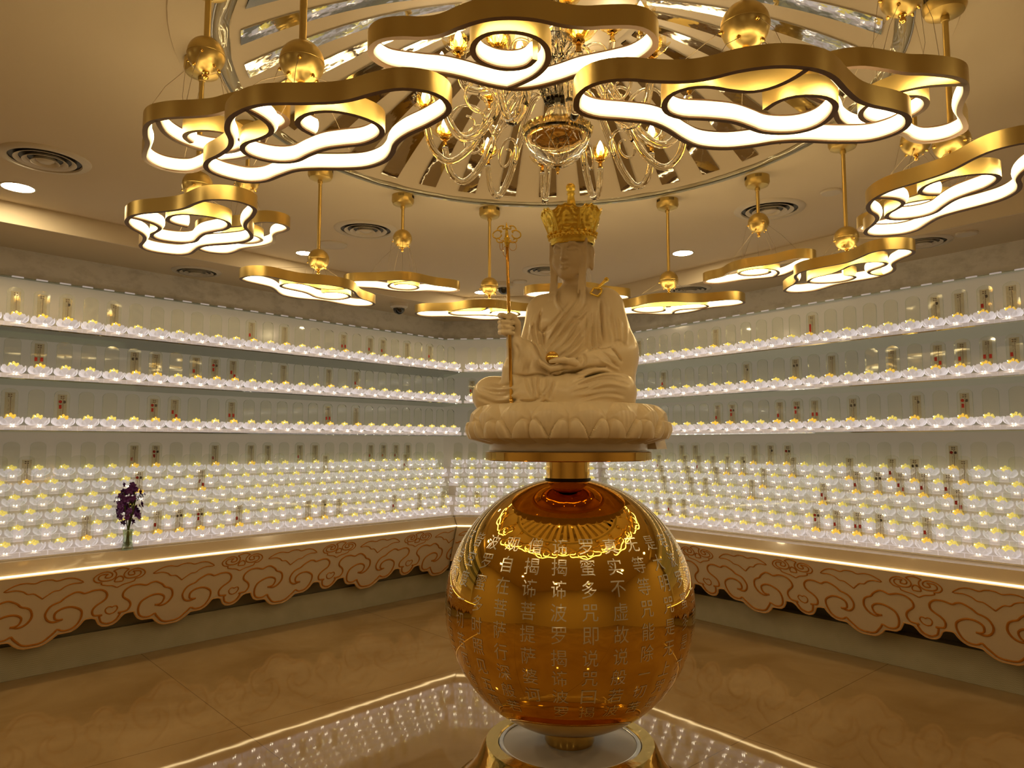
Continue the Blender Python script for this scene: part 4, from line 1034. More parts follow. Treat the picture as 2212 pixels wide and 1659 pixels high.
# ================================================================ STATUE
# sculpted as one signed distance field in axes parallel to the room, z = 0 at the seat
YAW = math.radians(-25); ZSEAT = H + 0.140
st = empty('seated_statue', (gx, gy, H - 0.0275)); tag(st, 'cream marble seated monk statue with gold crown on a lotus throne, on the gold globe', 'statue')
zs = ZSEAT - (H - 0.0275)
def L(x, y, z): c, s_ = math.cos(YAW), math.sin(YAW); return np.array([x * c - y * s_, x * s_ + y * c, z])
def LR(v, yaw):
    c, s_ = math.cos(yaw), math.sin(yaw); return np.array([v[0] * c - v[1] * s_, v[0] * s_ + v[1] * c, v[2]])
VOX = 0.0036
lo = np.array([-0.41, -0.33, -0.03]); hi = np.array([0.34, 0.27, 0.72]); dims = np.ceil((hi - lo) / VOX).astype(int)
gxs = [lo[i] + VOX * np.arange(dims[i]) for i in range(3)]
D = np.full(dims, 1.0, np.float32)
def sub(bmin, bmax):
    i0 = np.maximum(((bmin - lo) / VOX).astype(int), 0); i1 = np.minimum(((bmax - lo) / VOX).astype(int) + 2, dims)
    sl = tuple(slice(a, b) for a, b in zip(i0, i1))
    X = gxs[0][sl[0]][:, None, None].astype(np.float32); Y = gxs[1][sl[1]][None, :, None].astype(np.float32); Z = gxs[2][sl[2]][None, None, :].astype(np.float32)
    return sl, X, Y, Z
def merge(sl, d, k, mode='add'):
    A = D[sl]
    if mode == 'add': h_ = np.clip(0.5 + 0.5 * (A - d) / k, 0, 1); D[sl] = A * (1 - h_) + d * h_ - k * h_ * (1 - h_)
    else: h_ = np.clip(0.5 - 0.5 * (A + d) / k, 0, 1); D[sl] = A * (1 - h_) - d * h_ + k * h_ * (1 - h_)
def cap(a, b, ra, rb=None, k=0.02, mode='add', flat=None):
    rb = ra if rb is None else rb; a = np.array(a, float); b = np.array(b, float); m_ = max(ra, rb) + k * 1.5 + 0.03
    sl, X, Y, Z = sub(np.minimum(a, b) - m_, np.maximum(a, b) + m_)
    ab = b - a; L2 = max(float(ab @ ab), 1e-9)
    t = np.clip(((X - a[0]) * ab[0] + (Y - a[1]) * ab[1] + (Z - a[2]) * ab[2]) / L2, 0, 1)
    d = np.sqrt((X - a[0] - t * ab[0]) ** 2 + (Y - a[1] - t * ab[1]) ** 2 + (Z - a[2] - t * ab[2]) ** 2) - (ra + (rb - ra) * t)
    merge(sl, d, k, mode)
def ell(c, r, yaw=0.0, k=0.02, mode='add', pitch=0.0):
    c = np.array(c, float); m_ = max(r) + k * 1.5 + 0.02
    sl, X, Y, Z = sub(c - m_, c + m_)
    cs, sn = math.cos(yaw), math.sin(yaw); dx, dy, dz = X - c[0], Y - c[1], Z - c[2]
    u = dx * cs + dy * sn; v = -dx * sn + dy * cs; w_ = dz
    if pitch: cp_, sp_ = math.cos(pitch), math.sin(pitch); v, w_ = v * cp_ + w_ * sp_, -v * sp_ + w_ * cp_
    k0 = np.sqrt((u / r[0]) ** 2 + (v / r[1]) ** 2 + (w_ / r[2]) ** 2); k1 = np.sqrt((u / r[0] ** 2) ** 2 + (v / r[1] ** 2) ** 2 + (w_ / r[2] ** 2) ** 2)
    merge(sl, k0 * (k0 - 1) / np.maximum(k1, 1e-6), k, mode)
def path(pts, r, k=0.01, mode='add'):
    R = r if hasattr(r, '__len__') else [r] * len(pts)
    for i in range(len(pts) - 1): cap(pts[i], pts[i + 1], R[i], R[i + 1], k, mode)
def PX(px, py, yd):
    """statue coordinates of a pixel at depth yd (relative to the axis)"""
    p = at_depth(px, py, gy + yd); return np.array([p[0] - gx, yd, p[2] - ZSEAT])
HC0 = np.array([.035, .050, .56])
# --- body mass
ell(L(0, .07, .33), (.155, .115, .15), YAW, .03); ell(L(0, .05, .16), (.155, .125, .16), YAW, .03)
cap(L(-.125, .07, .405), L(.125, .07, .405), .058, .062, .05)
cap(L(0, .07, .41), L(0, .06, .45), .070, .046, .04); cap(L(0, .06, .45), HC0, .043, .040, .015)
# legs, crossed under the robe
for sx, kx in ((-1, .262), (1, .232)):
    cap(L(sx * .10, .04, .055), L(sx * kx, -.13, .045), .088, .070, .03)
    cap(L(sx * kx, -.13, .045), L(-sx * .08, -.20, .035), .068, .055, .03)
ell(L(0, -.07, .04), (.23, .165, .082), YAW, .04)
ell(L(0, .06, .03), (.24, .15, .075), YAW, .04)
ell(L(.02, -.12, -.002), (.27, .13, .022), YAW, .02)
# statue's left sleeve (viewer's right)
cap(L(.135, .075, .39), L(.185, .055, .20), .070, .078, .04); cap(L(.185, .055, .22), L(.19, .05, .03), .076, .062, .03)
cap(L(.18, .03, .20), L(.125, -.10, .16), .062, .045, .03)
# statue's right arm: upper arm, elbow, raised forearm with hanging sleeve
cap(L(-.13, .065, .39), L(-.165, .01, .20), .062, .055, .04)
S0 = PX(1098, 706, -.17)         # fist on the staff
W0 = PX(1112, 742, -.135); E0 = PX(1150, 800, -.06)
cap(W0, E0, .030, .062, .02); cap(PX(1122, 770, -.12), PX(1118, 815, -.11), .045, .050, .03)
cap(PX(1150, 775, -.07), PX(1145, 830, -.08), .060, .060, .04); cap(PX(1108, 800, -.12), PX(1112, 840, -.12), .036, .050, .03)
cap(PX(1135, 760, -.10), PX(1162, 815, -.10), .038, .05, .03)
# --- head
HY = math.radians(-29); HC = np.array([.028, .035, .612])
def Hh(x, y, z): return HC + LR(np.array([x, y, z]), HY)
ell(HC + LR(np.array([0, .004, .02]), HY), (.076, .088, .095), HY, .02)
ell(Hh(0, -.018, -.035), (.062, .066, .075), HY, .025)
cap(Hh(-.006, -.058, -.086), Hh(.006, -.058, -.086), .021, .021, .018)
for s_ in (-1, 1): cap(Hh(s_ * .058, .0, -.040), Hh(s_ * .022, -.050, -.086), .016, .014, .02)
for s_ in (-1, 1):
    ell(Hh(s_ * .038, -.052, -.034), (.024, .020, .028), HY, .02)                     # cheek
    ell(Hh(s_ * .030, -.066, .006), (.0185, .012, .0095), HY, .006)                    # eyelid
    path([Hh(s_ * .012, -.0815, -.001), Hh(s_ * .024, -.0815, -.0055), Hh(s_ * .038, -.076, -.006), Hh(s_ * .049, -.067, -.001)], .0024, .003, 'sub')  # closed-eye line
    path([Hh(s_ * .010, -.080, .018), Hh(s_ * .024, -.082, .027), Hh(s_ * .040, -.074, .027), Hh(s_ * .054, -.060, .019)], .0042, .009)   # brow ridge
    path([Hh(s_ * .013, -.078, .010), Hh(s_ * .030, -.080, .0165), Hh(s_ * .046, -.070, .012)], .0026, .006, 'sub')
    ell(Hh(s_ * .0100, -.0855, -.033), (.0062, .0070, .0052), HY, .005)                  # nostril wing
    # ear with long lobe
    ell(Hh(s_ * .077, .012, .000), (.010, .020, .030), HY, .008); ell(Hh(s_ * .077, .010, -.045), (.009, .012, .026), HY, .010)
    ell(Hh(s_ * .087, .006, .003), (.007, .010, .017), HY, .005, 'sub')
path([Hh(0, -.080, .020), Hh(0, -.087, -.005), Hh(0, -.0945, -.029)], [.0055, .0060, .0078], .010)
path([Hh(-.020, -.0795, -.0575), Hh(-.008, -.089, -.0545), Hh(0, -.0905, -.0565), Hh(.008, -.089, -.0545), Hh(.020, -.0795, -.0575)], [.0030, .0050, .0046, .0050, .0030], .005)
path([Hh(-.014, -.083, -.0665), Hh(0, -.0885, -.0685), Hh(.014, -.083, -.0665)], [.0034, .0060, .0034], .006)
path([Hh(-.023, -.080, -.0605), Hh(0, -.0955, -.0612), Hh(.023, -.080, -.0605)], .0018, .003, 'sub')
path([Hh(0, -.0945, -.044), Hh(0, -.0925, -.050)], .0024, .005, 'sub')
# head-cloth ribbons hanging from the crown to the chest
for s_ in (-1, 1):
    P_ = [Hh(s_ * .066, -.042, .045), Hh(s_ * .066, -.045, -.02), Hh(s_ * .062, -.045, -.075), Hh(s_ * .060, -.050, -.125), Hh(s_ * .062, -.060, -.165), Hh(s_ * .066, -.052, -.215), Hh(s_ * .072, -.040, -.26)]
    for dx in (-.010, 0, .010):
        q_ = LR(np.array([dx, 0, 0]), HY); path([p + q_ for p in P_], .0062, .006)
# --- fist round the staff
SD = (PX(1105, 880, -.17) - PX(1094, 480, -.17)); SD = SD / np.linalg.norm(SD)
def SP(py): a = PX(1094, 480, -.17); b = PX(1105, 880, -.17); return a + (b - a) * ((py - 480) / 400)
for j, py in enumerate((688, 699, 710, 721)):
    c = SP(py); lift = .006 if j == 0 else 0
    path([c + np.array([.020, .026, .004]), c + np.array([-.016, .026, .004 + lift]), c + np.array([-.033, .004, .002 + lift]), c + np.array([-.024, -.017, lift]), c + np.array([.000, -.020, -.002]), c + np.array([.013, -.013, -.004])], [.010, .0105, .0100, .0092, .0085, .0078], .0035)
ell(SP(706) + np.array([.018, .026, .0]), (.026, .017, .034), 0, .012)
path([SP(712) + np.array([.030, .018, -.01]), SP(700) + np.array([.030, -.004, .0]), SP(690) + np.array([.018, -.018, .004]), SP(686) + np.array([.002, -.022, .006])], [.013, .012, .0095, .008], .005)
path([SP(715) + np.array([.012, .026, -.01]), W0], [.022, .027], .014)
# --- open left hand holding the jewel
JW = PX(1193, 773, -.185)
wr = PX(1262, 791, -.155); pc = PX(1222, 792, -.175)
path([L(.16, .0, .17), wr], [.040, .024], .02); path([wr, pc], [.021, .020], .014); ell(pc, (.036, .028, .015), 0, .012)
for j, (dy, ln) in enumerate(((-.026, .9), (-.009, 1.0), (.009, .95), (.025, .8))):
    b0 = pc + np.array([-.024, dy, -.004]); k1 = PX(1190, 797, -.175) + np.array([0, dy, -.002]); tp = PX(1168 + (1 - ln) * 26, 787, -.175) + np.array([0, dy * .9, 0]); en = PX(1163 + (1 - ln) * 26, 779 + j, -.175) + np.array([0, dy * .8, 0])
    path([b0, k1, tp, en], [.0112, .0100, .0086, .0070], .004)
path([PX(1243, 784, -.195), PX(1222, 778, -.215), PX(1203, 778, -.222), PX(1189, 781, -.218)], [.014, .0115, .0098, .0075], .006)
ell(JW, (.0255, .0255, .0255), 0, .002, 'sub')
# --- drapery: folds drawn as seen from the front, cut into / raised from the surface
def fold(pl, amp, wd, ymax=0.12):
    Q = np.array([PX(x, y, -.10)[[0, 2]] for x, y in pl])
    Q = spline(Q, max(6, len(pl) * 4))
    m_ = wd * 2.6; b0 = Q.min(0) - m_; b1 = Q.max(0) + m_
    sl, X, Y, Z = sub(np.array([b0[0], lo[1], b0[1]]), np.array([b1[0], ymax, b1[1]]))
    XX = X[:, 0, :]; ZZ = Z[0]; best = np.full(np.broadcast(XX, ZZ).shape, 9.0, np.float32); par = np.zeros_like(best); n_ = len(Q) - 1
    for i in range(n_):
        a, b = Q[i], Q[i + 1]; ab = b - a; t = np.clip(((XX - a[0]) * ab[0] + (ZZ - a[1]) * ab[1]) / max(ab @ ab, 1e-9), 0, 1)
        d = np.hypot(XX - a[0] - t * ab[0], ZZ - a[1] - t * ab[1]); w_ = d < best; best = np.where(w_, d, best); par = np.where(w_, (i + t) / n_, par)
    g_ = amp * 1.75 * np.exp(-(best / (wd * .85)) ** 2) * np.clip(np.sin(PI * (0.04 + 0.92 * par)) * 1.6, 0, 1)
    D[sl] -= g_[:, None, :].astype(np.float32)
G, Rg = -.0045, .0045
for pl in ([(1272, 650), (1240, 690), (1205, 728), (1182, 755)], [(1255, 702), (1226, 736), (1196, 760)], [(1246, 655), (1210, 700), (1184, 732)], [(1270, 742), (1242, 766), (1217, 780)], [(1262, 722), (1235, 750), (1205, 772)], [(1236, 645), (1205, 680), (1184, 706)]):
    fold(pl, G * 1.1, .0055); fold([(x + 6, y + 5) for x, y in pl], Rg * .8, .0065)
fold([(1237, 692), (1255, 686), (1268, 672)], G * 1.5, .005); fold([(1240, 681), (1256, 677), (1266, 662)], G * 1.3, .004)
fold([(1207, 612), (1204, 640), (1214, 662), (1226, 675)], Rg, .006); fold([(1213, 612), (1211, 640), (1221, 658)], G, .005)
fold([(1266, 600), (1266, 640), (1262, 662)], Rg * .8, .006); fold([(1256, 612), (1252, 640), (1236, 662), (1208, 690)], G * .9, .005)
fold([(1172, 655), (1167, 690), (1172, 704), (1181, 702), (1190, 690)], G * 1.6, .005); fold([(1160, 665), (1147, 700), (1143, 725), (1163, 758), (1176, 790)], Rg * 1.2, .006)
fold([(1150, 690), (1141, 722), (1158, 755), (1170, 785)], G * 1.2, .005); fold([(1180, 700), (1178, 740), (1184, 770)], G * .8, .005)
for x0_, x1_, a_ in ((1270, 1269, -1.2), (1277, 1279, .8), (1283, 1285, -.8), (1290, 1291, .7), (1296, 1297, -.6)): fold([(x0_, 668), (x0_, 700), (x1_, 760)], .004 * a_, .0042)
fold([(1301, 645), (1303, 690), (1306, 736)], G * 2.2, .0055); fold([(1312, 640), (1318, 700), (1322, 740)], Rg, .010); fold([(1268, 762), (1285, 756), (1305, 757), (1322, 750)], G * 1.1, .004)
fold([(1318, 754), (1328, 762), (1342, 782)], G * 1.8, .0045); fold([(1322, 742), (1338, 737), (1352, 746)], G * 1.0, .005); fold([(1295, 762), (1315, 778), (1330, 792)], G, .006)
fold([(1285, 775), (1305, 788), (1340, 800)], Rg, .008); fold([(1256, 770), (1260, 785), (1254, 798)], G * 1.2, .004); fold([(1215, 806), (1245, 804), (1268, 798), (1310, 793)], G * 2.0, .0045)
fold([(1192, 815), (1208, 812), (1220, 803)], G * 1.5, .0045)
for pl in ([(1345, 818), (1300, 808), (1255, 822), (1222, 838)], [(1340, 838), (1295, 832), (1255, 846), (1225, 856)], [(1330, 862), (1290, 856), (1245, 866)], [(1034, 840), (1058, 852), (1092, 855), (1118, 845)], [(1032, 856), (1062, 868), (1100, 870), (1128, 860)], [(1060, 828), (1085, 836), (1110, 832)]):
    fold(pl, G * 1.1, .006); fold([(x, y + 7) for x, y in pl], Rg * .8, .007)
for pl in ([(1135, 818), (1138, 840), (1146, 862)], [(1150, 815), (1150, 840), (1152, 866)], [(1163, 816), (1158, 842), (1166, 862)], [(1178, 820), (1176, 845), (1158, 864)], [(1192, 828), (1186, 850), (1182, 868)]):
    fold(pl, G, .0045); fold([(x + 6, y) for x, y in pl], Rg * .6, .005)
fold([(1120, 868), (1145, 870), (1165, 864)], G * 1.6, .004); fold([(1165, 878), (1175, 870), (1186, 876), (1196, 880)], G * 1.4, .004)
fold([(1105, 812), (1135, 815), (1165, 812), (1190, 818)], G * 1.6, .0045); fold([(1112, 748), (1120, 765), (1116, 790)], G * .7, .006); fold([(1140, 752), (1146, 780), (1140, 806)], G * .7, .007); fold([(1128, 752), (1130, 785), (1126, 808)], Rg * .5, .006)
rf = random.Random(5)
for i in range(9):      # fine pleats: left shoulder drape, robe front, lap
    x = 1205 + i * 7; fold([(x + 30, 650 + i * 3), (x + 2, 690 + i * 5), (x - 24, 735 + i * 4)], (G if i % 2 else Rg) * .55, .0035)
for i in range(7):
    fold([(1312 + i * 7, 655 + i * 7), (1316 + i * 7, 700), (1322 + i * 5, 745)], (G if i % 2 else Rg) * .6, .0055)
for i in range(6):
    fold([(1332 - i * 4, 812 + i * 9), (1290, 806 + i * 9 + 4), (1240, 826 + i * 7)], (Rg if i % 2 else G) * .7, .0045)
for i in range(5):
    fold([(1036 + i * 3, 834 + i * 9), (1062, 846 + i * 7), (1104, 848 + i * 6)], (Rg if i % 2 else G) * .6, .0045)
for i in range(5):
    fold([(1150 + i * 5, 668 + i * 5), (1148 + i * 6, 705), (1160 + i * 5, 752)], (G if i % 2 else Rg) * .6, .0038)
for i in range(5):
    fold([(1268 + i * 9, 772 + i * 3), (1296 + i * 8, 782 + i * 2), (1330 + i * 3, 786 + i * 4)], (Rg if i % 2 else G) * .7, .0045)
# cut flat under the seat
sl, X, Y, Z = sub(lo, hi); D[sl] = np.maximum(D[sl], (-0.012 - Z).astype(np.float32))
def surface_nets(D, lo, h):
    S_ = D < 0; nx, ny, nz = D.shape
    c = np.zeros((nx - 1, ny - 1, nz - 1), np.int8)
    for a in (0, 1):
        for b in (0, 1):
            for d in (0, 1): c += S_[a:nx - 1 + a, b:ny - 1 + b, d:nz - 1 + d]
    I, J, K = np.nonzero((c > 0) & (c < 8)); idx = np.full(c.shape, -1, np.int64); idx[I, J, K] = np.arange(len(I))
    acc = np.zeros((len(I), 3)); cnt = np.zeros(len(I))
    C8 = [(a, b, d) for a in (0, 1) for b in (0, 1) for d in (0, 1)]
    for p in C8:
        for ax in range(3):
            if p[ax]: continue
            q = list(p); q[ax] = 1
            d0 = D[I + p[0], J + p[1], K + p[2]].astype(float); d1 = D[I + q[0], J + q[1], K + q[2]].astype(float)
            m_ = (d0 < 0) != (d1 < 0); t = np.where(m_, d0 / np.where(d0 == d1, 1, d0 - d1), 0)
            e = np.array(p, float)[None, :].repeat(len(I), 0); e[:, ax] += t
            acc += e * m_[:, None]; cnt += m_
    V = (np.stack([I, J, K], 1) + acc / cnt[:, None]) * h + lo
    F = []
    for ax in range(3):
        s0 = [slice(1, -1)] * 3; s1 = [slice(1, -1)] * 3
        A = np.take(S_, range(0, S_.shape[ax] - 1), ax); B = np.take(S_, range(1, S_.shape[ax]), ax)
        i, j, k = np.nonzero(A != B); flip = A[i, j, k]
        u, v = [(1, 2), (2, 0), (0, 1)][ax]; P = np.stack([i, j, k], 1)
        ok = (P[:, u] > 0) & (P[:, v] > 0) & (P[:, u] < c.shape[u]) & (P[:, v] < c.shape[v]); P = P[ok]; flip = flip[ok]
        def at(du, dv):
            Q = P.copy(); Q[:, u] -= du; Q[:, v] -= dv; return idx[Q[:, 0], Q[:, 1], Q[:, 2]]
        q = np.stack([at(1, 1), at(0, 1), at(0, 0), at(1, 0)], 1); q[~flip] = q[~flip][:, ::-1]
        F.append(q)
    return V, np.concatenate(F)
V, F = surface_nets(D, lo, VOX)
del D
me = bpy.data.meshes.new('robed_body'); me.from_pydata(V.tolist(), [], F.tolist()); me.materials.append(MATS['marble_statue'])
bm = bmesh.new(); bm.from_mesh(me)
bmesh.ops.smooth_vert(bm, verts=bm.verts, factor=0.5, use_axis_x=True, use_axis_y=True, use_axis_z=True)
# drop small loose islands
seen_ = set(); comps = []
bm.verts.ensure_lookup_table()
for v0 in bm.verts:
    if v0.index in seen_: continue
    stack = [v0]; comp = []; seen_.add(v0.index)
    while stack:
        x = stack.pop(); comp.append(x)
        for e_ in x.link_edges:
            y = e_.other_vert(x)
            if y.index not in seen_: seen_.add(y.index); stack.append(y)
    comps.append(comp)
comps.sort(key=len, reverse=True)
for comp in comps[1:]: bmesh.ops.delete(bm, geom=comp, context='VERTS')
bm.to_mesh(me); bm.free(); me.shade_smooth(); me.update()
body = bpy.data.objects.new('robed_body', me); COL.objects.link(body); body.parent = st; body.location = (0, 0, zs)
print('statue verts', len(me.vertices))

# --- lotus throne, relief over a turned form
NT, NZ = 720, 96; v = []; th0 = YAW - PI / 2
zt_, zb_ = 0.004, -0.141
for j in range(NZ):
    q = j / (NZ - 1); z = zt_ + (zb_ - zt_) * q
    for i in range(NT):
        a = 2 * PI * i / NT
        r = 0.318 + 0.036 * math.sin(PI * min(1, 0.12 + q * 0.86)) ** 0.8 - 0.060 * max(0, q - 0.86) / 0.14
        n1 = 17
        # upper row: tall rounded petals with arched tops
        p = ((a - th0) * n1 / (2 * PI)) % 1.0; f = (p - 0.5) * 2; g_ = abs(f)
        top_ = 0.34 * g_ ** 2.6
        if q > top_: r += 0.027 * math.sqrt(max(0, 1 - g_ ** 2.2)) * min(1, (q - top_) * 5) ** 0.6
        r += 0.0011 * math.cos(f * 26) * (1 - g_) * (q < 0.6)
        # lower row: heart-shaped petals overlapping from below
        p = ((a - th0) * n1 / (2 * PI) + 0.5) % 1.0; f = (p - 0.5) * 2; g_ = abs(f)
        hs = 0.40 + 0.075 * math.exp(-(g_ / 0.16) ** 2) + 0.50 * max(0, (g_ - 0.30) / 0.70) ** 1.9
        if q > hs:
            dq = (q - hs); r += 0.013 * min(1, dq * 30) + 0.012 * math.sin(PI * min(1, dq / 0.6)) * (1 - 0.6 * g_ ** 2) - 0.004 * math.exp(-(g_ / 0.10) ** 2) * (1 - min(1, dq * 4))
            r += 0.0022 * math.cos((g_ - 0.4) * 30 * (1.25 - q)) * min(1, dq * 5) * (1 - g_)
        else: r -= 0.004 * math.exp(-((hs - q) / 0.05) ** 2)
        x, y = r * math.cos(a), r * math.sin(a)
        # the back is left as a flat block face
        ly = -x * math.sin(YAW) + y * math.cos(YAW); lx = x * math.cos(YAW) + y * math.sin(YAW)
        if ly > 0.29: ly = 0.29
        x = lx * math.cos(YAW) - ly * math.sin(YAW); y = lx * math.sin(YAW) + ly * math.cos(YAW)
        v.append((x, y, z))
ff = [(j * NT + i, (j + 1) * NT + i, (j + 1) * NT + (i + 1) % NT, j * NT + (i + 1) % NT) for j in range(NZ - 1) for i in range(NT)]
ff.append(tuple(range(NT)))
lm = MB().add(v, ff)
c_, s_ = math.cos(YAW), math.sin(YAW)
lt = lm.build('lotus_throne', 'marble_statue', st, smooth=True, angle=60, loc=(0, 0, zs))
# rough block left at the back corner
bl = []
for z, e in ((0.004, 0.005), (-0.05, 0.020), (-0.10, 0.033), (-0.160, 0.048)):
    for lx, ly in ((-.27, .12), (.27 + e, .12), (.27 + e, .292), (-.27, .292)): bl.append((lx * c_ - ly * s_, lx * s_ + ly * c_, z))
fb = [(0, 1, 2, 3), (15, 14, 13, 12)] + [(k * 4 + i, (k + 1) * 4 + i, (k + 1) * 4 + (i + 1) % 4, k * 4 + (i + 1) % 4) for k in range(3) for i in range(4)]
MB().add(bl, fb).build('back_block', 'marble_statue', st, loc=(0, 0, zs))
MB().lathe([(0.0, 0.001), (0.300, 0.001), (0.303, 0.006), (0.303, 0.032), (0.0, 0.034)], 80).build('round_plinth', 'marble_plinth', st, smooth=True, angle=40)
# --- crown
cr = empty('crown'); cr.parent = st; cr.location = (HC[0] , HC[1] - 0.0, zs + HC[2] + 0.040); cr.rotation_euler = (math.radians(4), 0, HY)
cb = MB(); cb.lathe([(0.080, 0.0), (0.086, -0.004), (0.089, 0.004), (0.088, 0.016), (0.092, 0.020), (0.091, 0.030), (0.095, 0.036), (0.084, 0.040), (0.078, 0.010)], 72)
for i in range(40):
    a = 2 * PI * i / 40; cb.sphere((0.0925 * math.cos(a), 0.0925 * math.sin(a), 0.026), 0.0058, 7, 5)
for i in range(22):
    a = 2 * PI * i / 22; cb.sphere((0.096 * math.cos(a), 0.096 * math.sin(a), 0.040), 0.0075, 7, 5, sc=(1, 1, .8))
cb.build('crown_band', 'gold_leaf', cr, smooth=True)
def crown_panel():
    m_ = MB(); NU, NV = 25, 30; v = []
    for j in range(NV):
        t = j / (NV - 1)
        for i in range(NU):
            f = (i / (NU - 1) - 0.5) * 2
            hgt = 0.108 * (1 - 0.20 * abs(f) ** 2.2) - 0.006 * abs(math.sin(f * PI * 2.0)) ; z = t * hgt
            wd = 0.0435 + 0.012 * t; x = f * wd
            e = 0.0
            ed = min(1 - abs(f), (1 - t) * 1.8, t * 3 + .1)
            e += 0.0035 * (ed < 0.10) + 0.002 * (0.17 < ed < 0.22)
            rr_ = math.hypot(f / 0.58, (t - 0.50) / 0.40); e += 0.0035 * math.exp(-((rr_ - 1) / 0.10) ** 2) + 0.0016 * math.cos(math.atan2(t - .5, f) * 22) * math.exp(-((rr_ - 1.18) / 0.10) ** 2)
            e += 0.0055 * math.exp(-(f / 0.18) ** 2 - ((t - 0.62) / 0.08) ** 2) + 0.006 * math.exp(-(f / 0.26) ** 2 - ((t - 0.45) / 0.10) ** 2) + 0.005 * math.exp(-(f / 0.42) ** 2 - ((t - 0.30) / 0.06) ** 2)
            r = 0.088 + 0.030 * t - 0.010 * f * f + e
            v.append((x, -r, 0.034 + z))
    ff = [(j * NU + i, j * NU + i + 1, (j + 1) * NU + i + 1, (j + 1) * NU + i) for j in range(NV - 1) for i in range(NU - 1)]
    nv = len(v); v += [(x, y + 0.004, z) for x, y, z in v]; f2 = [tuple(q + nv for q in f)[::-1] for f in ff]
    bd = [i for i in range(NU)] + [j * NU + NU - 1 for j in range(1, NV)] + [(NV - 1) * NU + i for i in range(NU - 2, -1, -1)] + [j * NU for j in range(NV - 2, 0, -1)]
    rim = [(bd[i], bd[i - 1], bd[i - 1] + nv, bd[i] + nv) for i in range(len(bd))]
    return m_.add(v, ff + f2 + rim)
cpn = crown_panel().build('crown_petal', 'gold_leaf', cr, smooth=True, angle=60)
for i in range(7):
    o = cpn if i == 0 else cpn.copy()
    if i: COL.objects.link(o)
    o.rotation_euler = (0, 0, 2 * PI * (i + 0.0) / 7 + 0.22)
MB().lathe([(0.0, 0.02), (0.066, 0.03), (0.050, 0.075), (0.036, 0.105), (0.030, 0.130), (0.0205, 0.140), (0.021, 0.150), (0.0165, 0.175), (0.0125, 0.200), (0.017, 0.206), (0.012, 0.214), (0.0175, 0.222), (0.0185, 0.236), (0.013, 0.246), (0.0, 0.250)], 28, wob=lambda a, j: 1 + 0.05 * math.cos(a * 8)).build('crown_finial', 'gold_leaf', cr, smooth=True)
# --- gold robe clasp on the shoulder
def wp(v_): return Vector((v_[0], v_[1], v_[2] + zs))
A0 = PX(1311, 603, -.02); 
def CLP(px, py, y): return wp(PX(px, py, y))
cl = MB()
cl.tube([CLP(1309, 605, -.030), CLP(1303, 611, -.045), CLP(1296, 618, -.056), CLP(1291, 624, -.062)], [.0085, .0062, .0058, .0075], 10)
cl.sphere(tuple(CLP(1310, 604, -.028)), .0098, 12, 8)
cl.tube([CLP(1283, 622, -.064), CLP(1278, 629, -.066), CLP(1275, 634, -.068)], [.004, .0036, .004], 8)
cl.tube([CLP(1283, 622, -.064), CLP(1291, 623, -.064), CLP(1300, 624, -.060)], [.004, .0055, .004], 8)
cl.tube([CLP(1300, 624, -.060), CLP(1298, 632, -.062), CLP(1293, 639, -.066)], [.004, .0038, .005], 8)
cl.tube([CLP(1275, 634, -.068), CLP(1283, 637, -.070), CLP(1293, 640, -.067)], [.0045, .0030, .0045], 8)
cl.build('robe_clasp', 'gold_leaf', st, smooth=True)
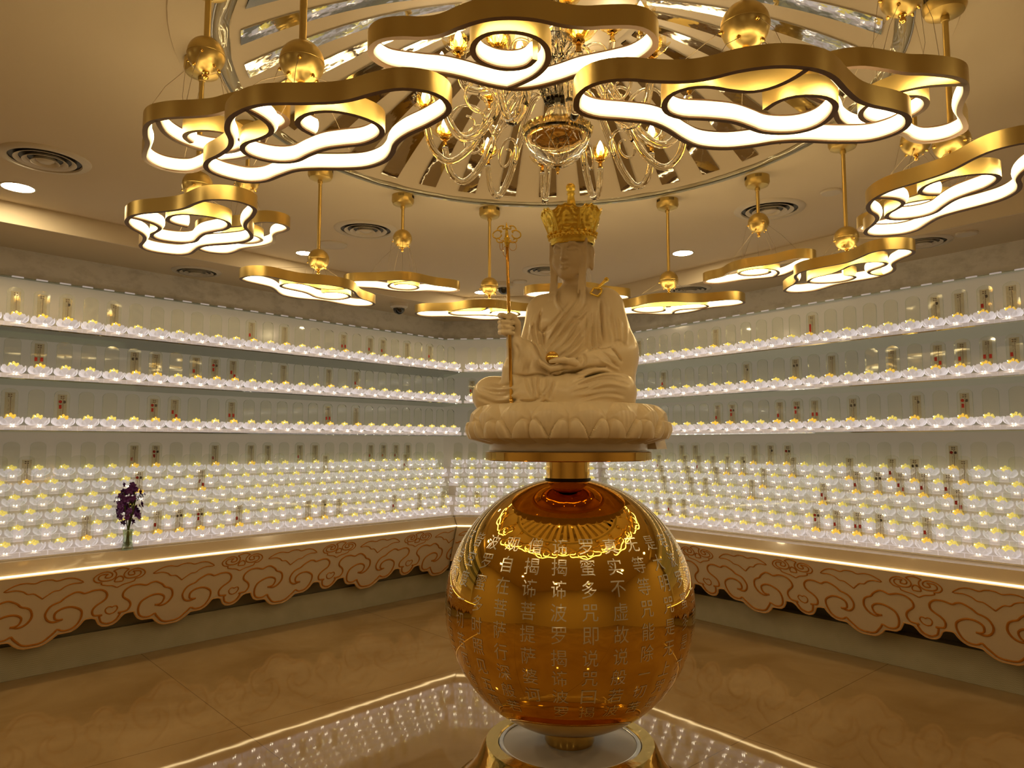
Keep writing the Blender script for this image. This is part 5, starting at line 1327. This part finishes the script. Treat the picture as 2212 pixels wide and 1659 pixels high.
# --- staff (held, so a thing of its own) and jewel
sa, sb_ = SP(480), SP(881); sw = Vector((gx, gy, ZSEAT))
stf = empty('monk_staff', tuple(Vector(sb_) + sw)); tag(stf, 'slender golden monk staff with scrolled ring head, held in the raised hand of the statue', 'staff')
ob_ = Vector(sb_)
def S_(v_): return Vector(v_) - ob_
MB().tube([S_(SP(y)) for y in (534, 700, 868)], 0.0062, 14).build('shaft', 'gold_polish', stf, smooth=True)
f_ = MB(); 
for y, r in ((866, .0085), (871, .0062), (875, .0088), (880, .006)): f_.sphere(tuple(S_(SP(y))), r, 12, 8)
f_.build('foot_ferrule', 'gold_polish', stf, smooth=True)
hd = MB(); zv = [(480, .0006), (486, .003), (491, .0045), (494, .0085), (496, .0045), (505, .006), (513, .008), (516, .012), (520, .009), (523, .012), (526, .010), (530, .0075), (535, .0065)]
hd.tube([S_(SP(y)) for y, r in zv], [r for y, r in zv], 14); hd.build('spire', 'gold_leaf', stf, smooth=True)
def scroll(pts_px, r=.0024):
    return MB().tube(spline([tuple(S_(SP(505)) + Vector((x * .00172, 0, -(y - 505) * .00172))) for x, y in pts_px], 40), r, 8)
HP = [[(4, 494), (8, 495), (9, 491), (6, 489), (10, 488), (15, 489), (19, 493), (20, 497), (16, 499), (12, 500)],
      [(12, 502), (14, 504), (11, 500), (17, 498), (23, 499), (29, 504), (30, 510), (27, 514), (20, 516), (14, 513), (11, 509), (13, 508)],
      [(14, 518), (17, 517), (20, 515), (22, 519), (20, 523), (15, 525), (9, 524), (7, 521), (10, 520)]]
for mir_ in (1, -1):
    for c in HP: scroll([(x * mir_, y) for x, y in c]).build('scroll_hoop', 'gold_leaf', stf, smooth=True)
for (x, y, rx, ry, tw) in ((13, 533, 8, 10, .3), (-12, 532, 3, 10, 1.2), (-2, 545, 6, 11, .8)):
    MB().tube([tuple(S_(SP(505)) + Vector(((x + rx * math.cos(q)) * .00172, tw * .008 * math.sin(q + 1) - .004, -(y + ry * math.sin(q) - 505) * .00172))) for q in np.linspace(0, 2 * PI, 29)[:-1]], .0011, 6, closed=True).build('loose_ring', 'gold_polish', stf, smooth=True)
jt = MB().sphere((0, 0, 0), .0245, 32, 20).lathe([(.0246, -.0015), (.0253, 0), (.0246, .0015)], 40).build('jewel_orb', 'gold_polish', None, smooth=True, loc=tuple(Vector(JW) + sw))
tag(jt, 'small round gold jewel resting in the open hand of the statue', 'orb')
